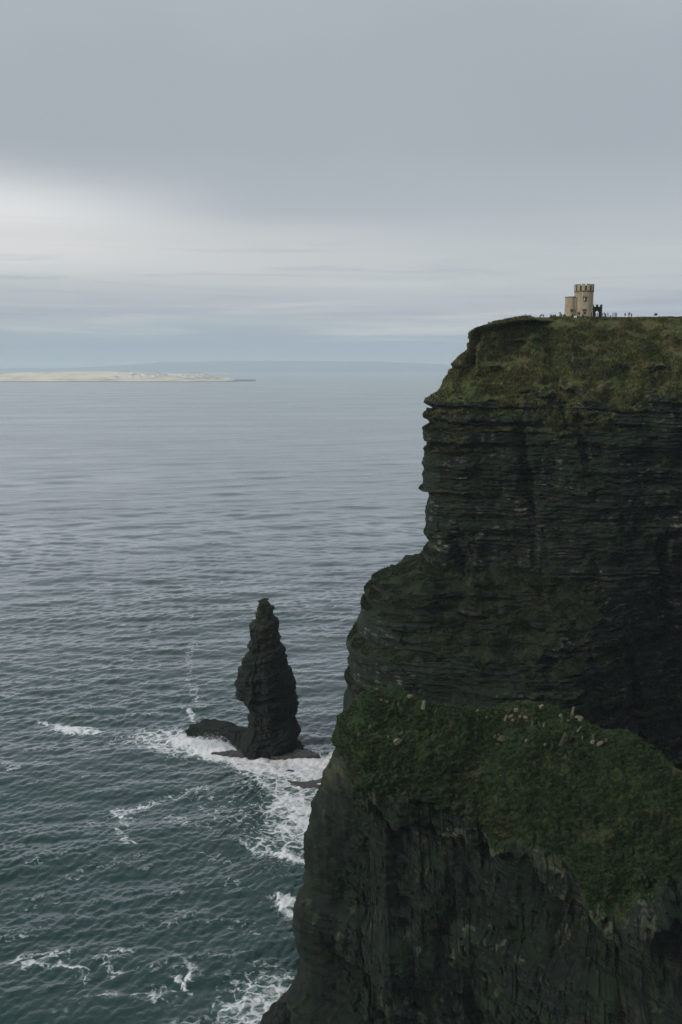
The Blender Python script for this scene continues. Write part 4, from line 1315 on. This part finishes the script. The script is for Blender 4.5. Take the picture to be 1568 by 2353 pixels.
# low flagstone wall running right from the gate along the edge
def build_wall():
    m = MB()
    rs = random.Random(4)
    x = TB[0] + 7.0
    y = TB[1] - 2.2
    while x < TB[0] + 130:
        w = rs.uniform(1.6, 2.6)
        h = rs.uniform(0.42, 0.62) + 0.008 * (x - TB[0])
        if x > TB[0] + 27: h += 0.16
        m.box(x, x + w - 0.004, y - 0.16, y + 0.16, GZ - 1.5, GZ + h - 0.40)
        x += w
    o = m.build('flagstone_wall', M_dark)
    tag(o, 'low dark flagstone wall along the clifftop path right of the tower', 'wall')
    m = MB()
    x = TB[0] - 8
    while x < TB[0] + 7.0:
        w = rs.uniform(1.6, 2.6)
        m.box(x, min(x + w, TB[0] + 7) - 0.004, TB[1] - 6.2, TB[1] - 5.9, GZ - 1.5, GZ + rs.uniform(0.25, 0.38))
        x += w
    o = m.build('flagstone_kerb', M_dark)
    tag(o, 'very low dark flagstone kerb on the clifftop in front of the tower', 'wall')


build_wall()

# ------------------------------------------------------------------ people
def skin_body(name, joints, edges, mats_fn, mats):
    me = bpy.data.meshes.new(name)
    me.from_pydata([j[0] for j in joints], edges, [])
    o = bpy.data.objects.new(name, me)
    COL.objects.link(o)
    sk = o.modifiers.new('skin', 'SKIN')
    sk.use_smooth_shade = True
    for i, j in enumerate(joints):
        me.skin_vertices[0].data[i].radius = (j[1], j[1] if len(j) < 3 else j[2])
    me.skin_vertices[0].data[0].use_root = True
    ss = o.modifiers.new('sub', 'SUBSURF')
    ss.levels = 1; ss.render_levels = 1
    dg = bpy.context.evaluated_depsgraph_get()
    ev = o.evaluated_get(dg)
    nm = bpy.data.meshes.new_from_object(ev)
    bpy.data.objects.remove(o)
    nm.name = name
    nm.materials.clear()
    for m in mats: nm.materials.append(m)
    for p in nm.polygons:
        p.material_index = mats_fn(p.center)
        p.use_smooth = True
    return nm


def stand_mesh(name, stride=0.0, arm='down', lean=0.0, coat=None, trouser=None, hair=None):
    s = stride
    J = [((0, 0, 0.95), 0.145, 0.11), ((0, 0, 1.18), 0.15, 0.11), ((0, lean * 0.5, 1.40), 0.17, 0.11), ((0, lean, 1.50), 0.065), ((0, lean - 0.01, 1.60), 0.085, 0.095), ((0, lean, 1.71), 0.075, 0.085),
         ((-0.10, 0, 0.90), 0.09), ((-0.11, -0.5 * s, 0.50), 0.065), ((-0.11, -0.25 * s + 0.1 * s, 0.09), 0.045), ((-0.12, -0.25 * s - 0.16, 0.04), 0.04),
         ((0.10, 0, 0.90), 0.09), ((0.11, 0.25 * s, 0.50), 0.065), ((0.11, 0.75 * s, 0.09), 0.045), ((0.12, 0.75 * s - 0.16, 0.04), 0.04),
         ((-0.21, lean * 0.5, 1.40), 0.065), ((0.21, lean * 0.5, 1.40), 0.065)]
    E = [(0, 1), (1, 2), (2, 3), (3, 4), (4, 5), (0, 6), (6, 7), (7, 8), (8, 9), (0, 10), (10, 11), (11, 12), (12, 13), (2, 14), (2, 15)]
    if arm == 'up':      # holding a camera to the face
        J += [((-0.30, -0.12, 1.22), 0.05), ((-0.16, -0.36, 1.46), 0.035), ((0.30, -0.12, 1.22), 0.05), ((0.14, -0.36, 1.46), 0.035)]
    elif arm == 'side':  # one arm stretched out to the left
        J += [((-0.42, -0.08, 1.30), 0.048), ((-0.62, -0.14, 1.48), 0.035), ((0.27, 0, 1.12), 0.048), ((0.26, -0.08, 0.86), 0.035)]
    else:
        J += [((-0.27, 0.04, 1.12), 0.05), ((-0.26, -0.08, 0.86), 0.037), ((0.27, 0.04, 1.12), 0.05), ((0.26, -0.08, 0.86), 0.037)]
    E += [(14, 16), (16, 17), (15, 18), (18, 19)]

    def mf(c):
        if c.z > 1.66 or (c.z > 1.52 and c.y > lean + 0.02): return 3
        if c.z > 1.49 and abs(c.x) < 0.14: return 2
        if c.z < 0.9 and abs(c.x) < 0.22: return 1
        return 0
    return skin_body(name, J, E, mf, [coat or M_coat, trouser or M_trouser, M_skin, hair or M_hair])


def sit_mesh(name):
    J = [((0, 0, 0.16), 0.16, 0.13), ((0, 0.0, 0.42), 0.15, 0.12), ((0, -0.06, 0.64), 0.17, 0.11), ((0, -0.09, 0.74), 0.065), ((0, -0.11, 0.84), 0.085, 0.095), ((0, -0.10, 0.95), 0.075),
         ((-0.13, -0.20, 0.24), 0.09), ((-0.15, -0.42, 0.42), 0.07), ((-0.14, -0.62, 0.08), 0.05), ((0.13, -0.20, 0.24), 0.09), ((0.15, -0.42, 0.42), 0.07), ((0.14, -0.62, 0.08), 0.05),
         ((-0.22, -0.06, 0.62), 0.06), ((-0.30, -0.14, 0.38), 0.05), ((-0.14, -0.36, 0.50), 0.035), ((0.22, -0.06, 0.62), 0.06), ((0.30, -0.14, 0.38), 0.05), ((0.14, -0.36, 0.50), 0.035)]
    E = [(0, 1), (1, 2), (2, 3), (3, 4), (4, 5), (0, 6), (6, 7), (7, 8), (0, 9), (9, 10), (10, 11), (2, 12), (12, 13), (13, 14), (2, 15), (15, 16), (16, 17)]

    def mf(c):
        if c.z > 0.9 or (c.z > 0.77 and c.y > -0.09): return 3
        if c.z > 0.75 and abs(c.x) < 0.13: return 2
        if c.y < -0.16 and c.z < 0.46: return 1
        return 0
    return skin_body(name, J, E, mf, [M_coat, M_trouser, M_skin, M_hair])


PM = {'stand': stand_mesh('person', 0.05), 'walk': stand_mesh('person_walking', 0.34), 'walk2': stand_mesh('person_striding', 0.22, lean=-0.05),
      'photo': stand_mesh('person_taking_photo', 0.04, 'side'), 'cam': stand_mesh('person_with_camera', 0.04, 'up'),
      'grey': stand_mesh('person_grey_trousers', 0.08, trouser=M_greytr, hair=M_blond), 'red': stand_mesh('person_red', 0.05, coat=M_red), 'sit': sit_mesh('person_seated')}

# (xd of the feet, pose, facing, size, label)
GX = lambda fx: fx / 1.7411
people = [
    (GX(2103), 'sit', 60, 1.0, 'person in dark clothes sitting alone on the clifftop rim, leftmost of all the people', None),
    (GX(2166), 'sit', 200, 1.0, 'left of two dark seated people side by side between the lone sitter and the tower', None),
    (GX(2173.5), 'sit', 160, 0.95, 'right of two dark seated people side by side between the lone sitter and the tower', None),
    (GX(2204), 'sit', 120, 1.0, 'person sitting at the left end of the seated group of three left of the tower', None),
    (GX(2215), 'sit', 190, 0.85, 'person sitting low in the middle of the seated group of three left of the tower', None),
    (GX(2222), 'sit', 200, 1.0, 'person sitting at the right end of the seated group of three left of the tower', None),
    (GX(2241), 'photo', 20, 1.03, 'standing dark figure left of the tower with one arm raised holding up a phone', None),
    (GX(2247.5), 'sit', 180, 1.1, 'person crouching at the feet of the figure with the raised phone', None),
    (GX(2257), 'sit', 170, 1.0, 'person sitting just left of the turret wall, outer one of two', None),
    (GX(2263), 'sit', 200, 0.9, 'person sitting against the turret wall corner, inner one of two', None),
    (GX(2290.5), 'sit', 180, 1.05, 'person sitting in front of the middle of the turret wall', None),
    (GX(2301), 'sit', 170, 1.05, 'person sitting where the turret meets the round tower wall', None),
    (GX(2312.5), 'red', 180, 1.0, 'standing person in dull red jacket in front of the tower wall', None),
    (GX(2318.5), 'stand', 180, 1.03, 'standing person in black coat beside the dull red jacket before the tower', None),
    (GX(2333), 'sit', 180, 1.0, 'person sitting under the lower tower window', None),
    (GX(2339.5), 'grey', 180, 1.08, 'blond person in dark coat and grey trousers standing before the tower', None),
    (GX(2366), 'stand', 90, 1.0, 'dark figure standing against the right edge of the tower by the gate', None),
    (GX(2383), 'walk', 90, 0.98, 'left of two dark figures walking through the arched gate', None),
    (GX(2389.5), 'walk2', 100, 1.0, 'right of two dark figures walking through the arched gate', None),
    (GX(2412), 'walk2', 95, 1.0, 'dark figure walking nearest to the gate on its right side', None),
    (GX(2419.5), 'walk', 92, 1.05, 'taller of a close pair walking second right of the gate', None),
    (GX(2424), 'stand', 110, 0.82, 'shorter of a close pair walking second right of the gate', None),
    (GX(2432.5), 'walk', 90, 1.0, 'dark figure walking alone behind the close pair right of the gate', None),
    (GX(2452.5), 'walk2', 80, 1.0, 'dark figure just left of the two people walking shoulder to shoulder', None),
    (GX(2461), 'walk', 88, 1.08, 'taller of two dark people walking shoulder to shoulder right of the gate', None),
    (GX(2466.5), 'walk2', 85, 0.98, 'shorter of two dark people walking shoulder to shoulder right of the gate', None),
    (GX(2501.5), 'stand', 150, 0.92, 'dark figure at the left of the standing trio far right of the tower', None),
    (GX(2517), 'stand', 175, 1.08, 'tallest dark figure in the middle of the standing trio far right of the tower', None),
    (GX(2526.5), 'stand', 200, 0.85, 'short stooping dark figure at the right of the standing trio', None),
    (GX(2440), 'sit', 60, 0.75, 'person sitting low on the wall between the walkers right of the gate, left one', None),
    (GX(2446), 'sit', 250, 0.75, 'person sitting low on the wall between the walkers right of the gate, right one', None),
    (GX(2622), 'sit', 170, 1.1, 'left of two people sitting together on the wall near the right edge', None),
    (GX(2628), 'sit', 190, 1.1, 'right of two people sitting together on the wall near the right edge', None),
]
for i, (xd, pose, face, sz, lab, g) in enumerate(people):
    front = 2262 / 1.7411 < xd < 2350 / 1.7411
    Y = 326.3 if front else (331.4 if 1366 < xd < 1374 else 329.6)
    if xd < 1300: Y = 325.0 if pose == 'sit' else 326.0
    if 2362 / 1.7411 < xd < 2368 / 1.7411: Y = 327.0
    if 2378 / 1.7411 < xd < 2392 / 1.7411: Y = TB[1] + 1.6
    p = at(xd, 727, Y)
    o = bpy.data.objects.new('person', PM[pose])
    COL.objects.link(o)
    z = GZ + 0.2
    if xd > 2500 / 1.7411 and pose == 'sit': z = GZ + 0.75
    if xd > 1400 and pose == 'sit' and xd < 1420: z = GZ + 0.35
    o.location = (float(p[0]), float(Y), float(z))
    o.rotation_euler = (0, 0, R(face - 180 + 180))
    o.scale = (sz * 1.12, sz * 1.12, sz * 1.08)
    tag(o, lab, 'person', 'people on the clifftop by the tower')

# ------------------------------------------------------------------ loose stones on the near headland
NP, NTR, NTC, NGM = NEAR
sel_rows = (NTR >= 2.9) & (NTR <= 5.3)
SP_ = NP[sel_rows].reshape(-1, 3)
spx, spy = project(SP_)
iso = {}


def stone_mesh(name, dims, seed, mat, taper=0.8):
    """an angular slab: irregular polygon extruded in uneven layers"""
    rs = random.Random(seed)
    n = rs.choice((5, 6, 7))
    L, Wd, H = dims
    angs = sorted(rs.uniform(0, 2 * math.pi) if False else (k + rs.uniform(-0.3, 0.3)) * 2 * math.pi / n for k in range(n))
    lay = 4
    v, f = [], []
    for l in range(lay + 1):
        t = l / lay
        sc = 1 - (1 - taper) * t
        for a in angs:
            rr = sc * (1 + rs.uniform(-0.07, 0.07))
            v.append((math.cos(a) * L / 2 * rr, math.sin(a) * Wd / 2 * rr, (t - 0.25) * H + rs.uniform(-0.03, 0.03) * H))
    for l in range(lay):
        for k in range(n):
            j = (k + 1) % n
            f.append((l*n + k, l*n + j, (l+1)*n + j, (l+1)*n + k))
    f.append(tuple(range(n - 1, -1, -1)))
    f.append(tuple(lay*n + k for k in range(n)))
    return link_mesh(name, v, f, mat)


c5 = lambda x, y: ((1900 + x * 600 / 1568) / 1.7411, (2780 + y * 600 / 1568) / 1.7411)
c6 = lambda x, y: ((1500 + x * 500 / 1568) / 1.7411, (2740 + y * 500 / 1568) / 1.7411)
# frame position, (length, width, height) m, tilt, material, label
stones = [
    (c5(1035, 180), (0.95, 0.6, 3.0), (0.0, 0.16, 0), 'p', 'upright narrow standing stone like a post on the grassy ridge'),
    (c5(1070, 215), (2.6, 1.4, 0.55), (0, 0.1, 0.1), 'p', 'flat pale slab at the foot of the upright post-like stone'),
    (c5(1110, 250), (2.2, 1.6, 1.0), (0.1, 0.25, 0.4), 'p', 'pale angular block poking out over the ridge right of the upright stone'),
    (c5(1010, 225), (1.3, 1.0, 1.2), (0.1, 0.0, 0.2), 'g', 'squat mossy block directly left below the upright stone'),
    (c5(898, 212), (1.0, 0.8, 0.8), (0.3, 0.4, 0.3), 'p', 'pale wedge stone resting on a narrow one left of the upright stone'),
    (c5(898, 262), (0.7, 0.6, 1.9), (0, 0.05, 0), 'g', 'narrow standing mossy stone beneath the pale wedge stone'),
    (c5(690, 108), (2.0, 0.9, 0.45), (0.2, -0.3, 0.2), 'p', 'thin tilted pale slab on the skyline of the ridge hump'),
    (c5(682, 130), (0.7, 0.6, 0.5), (0, 0, 0.4), 'p', 'small pale stone under the thin tilted skyline slab'),
    (c5(420, 160), (1.5, 1.0, 0.8), (0.2, 0.1, 0.1), 'p', 'pale block at the top of the scree patch below the ridge hump'),
    (c5(372, 215), (2.2, 0.9, 0.5), (0.2, -0.35, 0.3), 'p', 'long tilted pale slab in the upper left of the scree patch'),
    (c5(310, 255), (0.9, 0.6, 1.9), (0.1, 0.22, 0), 'p', 'leaning yellowish stone at the left edge of the scree patch'),
    (c5(490, 185), (1.4, 0.5, 0.4), (0, -0.5, 0.2), 'g', 'thin mossy sliver leaning at the upper right of the scree patch'),
    (c5(468, 218), (1.1, 0.8, 0.6), (0, 0, 0.5), 'p', 'rounded pale stone in the centre of the scree patch'),
    (c5(542, 234), (1.5, 0.9, 0.6), (0, 0.1, 0.1), 'p', 'bright flat pale stone at the right of the scree patch'),
    (c5(532, 268), (1.4, 0.9, 0.5), (0, -0.05, 0.2), 'g', 'mossy flat stone just under the bright flat one in the scree patch'),
    (c5(392, 262), (1.4, 0.7, 0.6), (0.2, 0.3, 0.6), 'p', 'pale jagged stone at the bottom of the scree patch'),
    (c5(592, 305), (1.1, 0.8, 1.7), (0, 0.08, 0), 'g', 'yellow-green upright blunt stone right below the scree patch'),
    (c5(672, 315), (0.7, 0.5, 2.0), (0, -0.3, 0), 'g', 'thin mossy stone leaning left below the ridge hump'),
    (c5(725, 310), (0.5, 0.4, 1.4), (0, 0.05, 0), 'p', 'short thin upright stone beside the thin leaning mossy one'),
    (c5(280, 455), (3.0, 1.6, 1.3), (0.1, 0.12, 0.1), 'g', 'large cracked grey slab in the middle of the grassy slope'),
    (c5(200, 445), (1.4, 0.9, 0.7), (0.1, -0.1, 0.2), 'g', 'flat mossy stone touching the left end of the large cracked slab'),
    (c5(235, 415), (0.5, 0.4, 0.5), (0, 0, 0), 'p', 'tiny pale stone on top of the large cracked slab'),
    (c5(240, 505), (1.2, 0.6, 0.5), (0, 0.3, 0.2), 'g', 'thin tilted stone just below the large cracked slab'),
    (c5(905, 505), (2.6, 0.7, 3.6), (0.15, 0.18, 0.2), 'g', 'big grey leaning slab standing on edge in the grass'),
    (c5(1075, 362), (0.5, 0.4, 2.0), (0, 0.6, 0), 'p', 'slim yellowish stone leaning strongly right below the upright stone'),
    (c5(940, 410), (1.6, 0.7, 0.9), (0, 0.5, 0.2), 'g', 'yellow-green wedge stone above the big leaning slab'),
    (c5(978, 262), (1.0, 0.6, 0.5), (0, 0.4, 0.2), 'p', 'small pale tilted stone between the wedge stones under the ridge'),
    (c5(1222, 487), (1.4, 1.0, 0.9), (0.1, 0.2, 0.1), 'p', 'round pale boulder on the right shoulder of the grass slope'),
    (c5(1305, 500), (2.3, 0.8, 0.7), (0, -0.55, 0.1), 'p', 'long yellowish slab tilted up to the right on the right shoulder'),
    (c5(1368, 470), (1.1, 0.9, 0.9), (0, 0, 0.3), 'g', 'rounded mossy boulder right of the long tilted slab'),
    (c5(1235, 440), (0.9, 0.7, 1.6), (0, 0, 0), 'g', 'dark mossy upright stone behind the round pale boulder'),
    (c5(1118, 445), (0.5, 0.4, 1.1), (0, 0.1, 0), 'p', 'tiny upright pale stone left of the round pale boulder'),
    (c5(530, 470), (1.0, 0.8, 0.6), (0, 0.2, 0), 'p', 'single pale stone between the large cracked slab and the big leaning slab'),
    (c5(720, 510), (1.1, 0.5, 0.4), (0, -0.3, 0), 'p', 'small pale splinter left of the foot of the big leaning slab'),
    (c5(118, 240), (0.8, 0.6, 0.6), (0, 0, 0), 'g', 'single grey stone left of the scree patch'),
    (c5(18, 160), (1.2, 0.5, 0.4), (0, -0.6, 0), 'p', 'small pale splinter leaning on the saddle of the ridge'),
    (c6(433, 140), (2.4, 1.1, 0.8), (0.1, 0.15, 0.1), 'p', 'pale lumpy stone lying on the skyline of the left ridge slope'),
    (c6(14, 48), (1.6, 0.8, 0.45), (0, 0, 0.2), 'p', 'flat pale stone on the topmost point of the near headland'),
    (c6(610, 270), (1.3, 0.7, 2.7), (0, 0.16, 0), 'p', 'tall two-piece pale slab leaning below the left skyline'),
    (c6(620, 205), (1.5, 0.7, 0.35), (0, 0, 0), 'p', 'flat cap stone over the tall leaning pale slab'),
    (c6(752, 325), (0.6, 0.4, 1.5), (0, 0.45, 0), 'g', 'small mossy stone leaning right of the tall pale slab'),
    (c6(295, 235), (0.8, 0.5, 1.0), (0, 0, 0), 'g', 'small upright grey stone left of the tall pale slab'),
    (c6(155, 205), (1.2, 0.8, 0.6), (0, 0.1, 0), 'g', 'flat grey stone on the left shoulder near the highest point'),
    (c6(82, 182), (0.8, 0.5, 0.4), (0, 0.2, 0), 'p', 'little pale stone beside the flat grey one on the left shoulder'),
    (c6(275, 705), (3.4, 1.1, 1.5), (0.35, -0.65, 0.1), 'p', 'long pale triangular slab tilted on the left grass slope'),
    (c6(330, 598), (1.6, 0.7, 0.5), (0, -0.4, 0.2), 'g', 'thin mossy slab above the long pale triangular slab'),
    (c6(165, 640), (0.6, 0.5, 0.6), (0, 0, 0), 'p', 'tiny pale stone left of the long pale triangular slab'),
    ((1023 / 1.0, 1712), (0.6, 0.5, 0.5), (0, 0, 0), 'g', 'tiny grey stone in the grass between the two left slabs'),
    ((851, 1670), (1.1, 0.9, 0.8), (0, 0, 0), 'g', 'rounded pale grey stone on the upper left end of the grass slope'),
    ((825, 1687), (1.2, 0.9, 0.9), (0, 0, 0.3), 'g', 'square grey stone lowest on the left end of the grass slope'),
]
for i, ((xd, yd), dims, rot, mt, lab) in enumerate(stones):
    dd = (spx - xd) ** 2 + (spy - yd) ** 2
    near = dd < np.partition(dd, 8)[8] + 4
    k = np.where(near)[0][np.argmin(SP_[near][:, 1])]
    p = SP_[k]
    o = stone_mesh('stone', tuple(v * 0.78 for v in dims), 900 + i, M_pale if mt == 'p' else M_greystone, 0.62 if dims[2] > 1.2 else 0.82)
    o.location = (float(p[0]), float(p[1]) - 0.2, float(p[2]) + 0.05)
    o.rotation_euler = rot
    tag(o, lab, 'stone', 'loose stones on the near headland')

# unidentified small white object by the kerb, built as a stone shape
o = stone_mesh('stone', (1.0, 0.7, 0.75), 77, M_white, 0.8)
p = at(GX(2302.8), 730, 323.5)
o.location = (float(p[0]), 323.5, GZ - 0.1)
tag(o, 'small white object on the grass before the tower turret', 'stone')

# boulders at the waterline under the near headland
def boulder(loc, r, seed, lab):
    n1, n2 = 40, 60
    th = np.linspace(0.001, math.pi - 0.001, n1)[:, None]; ph = np.linspace(0, 2 * math.pi, n2, endpoint=False)[None]
    d = np.stack([np.sin(th) * np.cos(ph), np.sin(th) * np.sin(ph), np.cos(th) + 0 * ph], -1)
    k = 1 + 0.45 * fbm(d[..., 0] * 1.3 + seed, d[..., 1] * 1.3, d[..., 2] * 1.3, 4, seed)
    P = d * k[..., None] * np.array(r)
    o = link_mesh('boulder', P.reshape(-1, 3), grid_faces(n1, n2, wrap=True), M_stack)
    o.location = tuple(float(v) for v in loc)
    tag(o, lab, 'boulder')


b1 = sea_at(640, 2352)
boulder((b1[0] + 0.5, b1[1], 0.5), (4.2, 5, 4.0), 31, 'dark rounded boulder in the water at the very foot of the near headland')

# ------------------------------------------------------------------ air
def build_haze():
    m, t = new_mat('sea_air')
    v = t.n('ShaderNodeVolumePrincipled')
    v.inputs['Color'].default_value = (0.80, 0.93, 1.0, 1)
    v.inputs['Density'].default_value = 5.2e-5
    v.inputs['Anisotropy'].default_value = 0.0
    t.n('ShaderNodeOutputMaterial', in_Volume=v.outputs[0])
    b = MB()
    b.box(-42000, 42000, -42000, 42000, -14, 335)
    o = b.build('haze', m)
    tag(o, 'thin pale sea haze that fades the far coast', 'haze', kind='stuff')


build_haze()
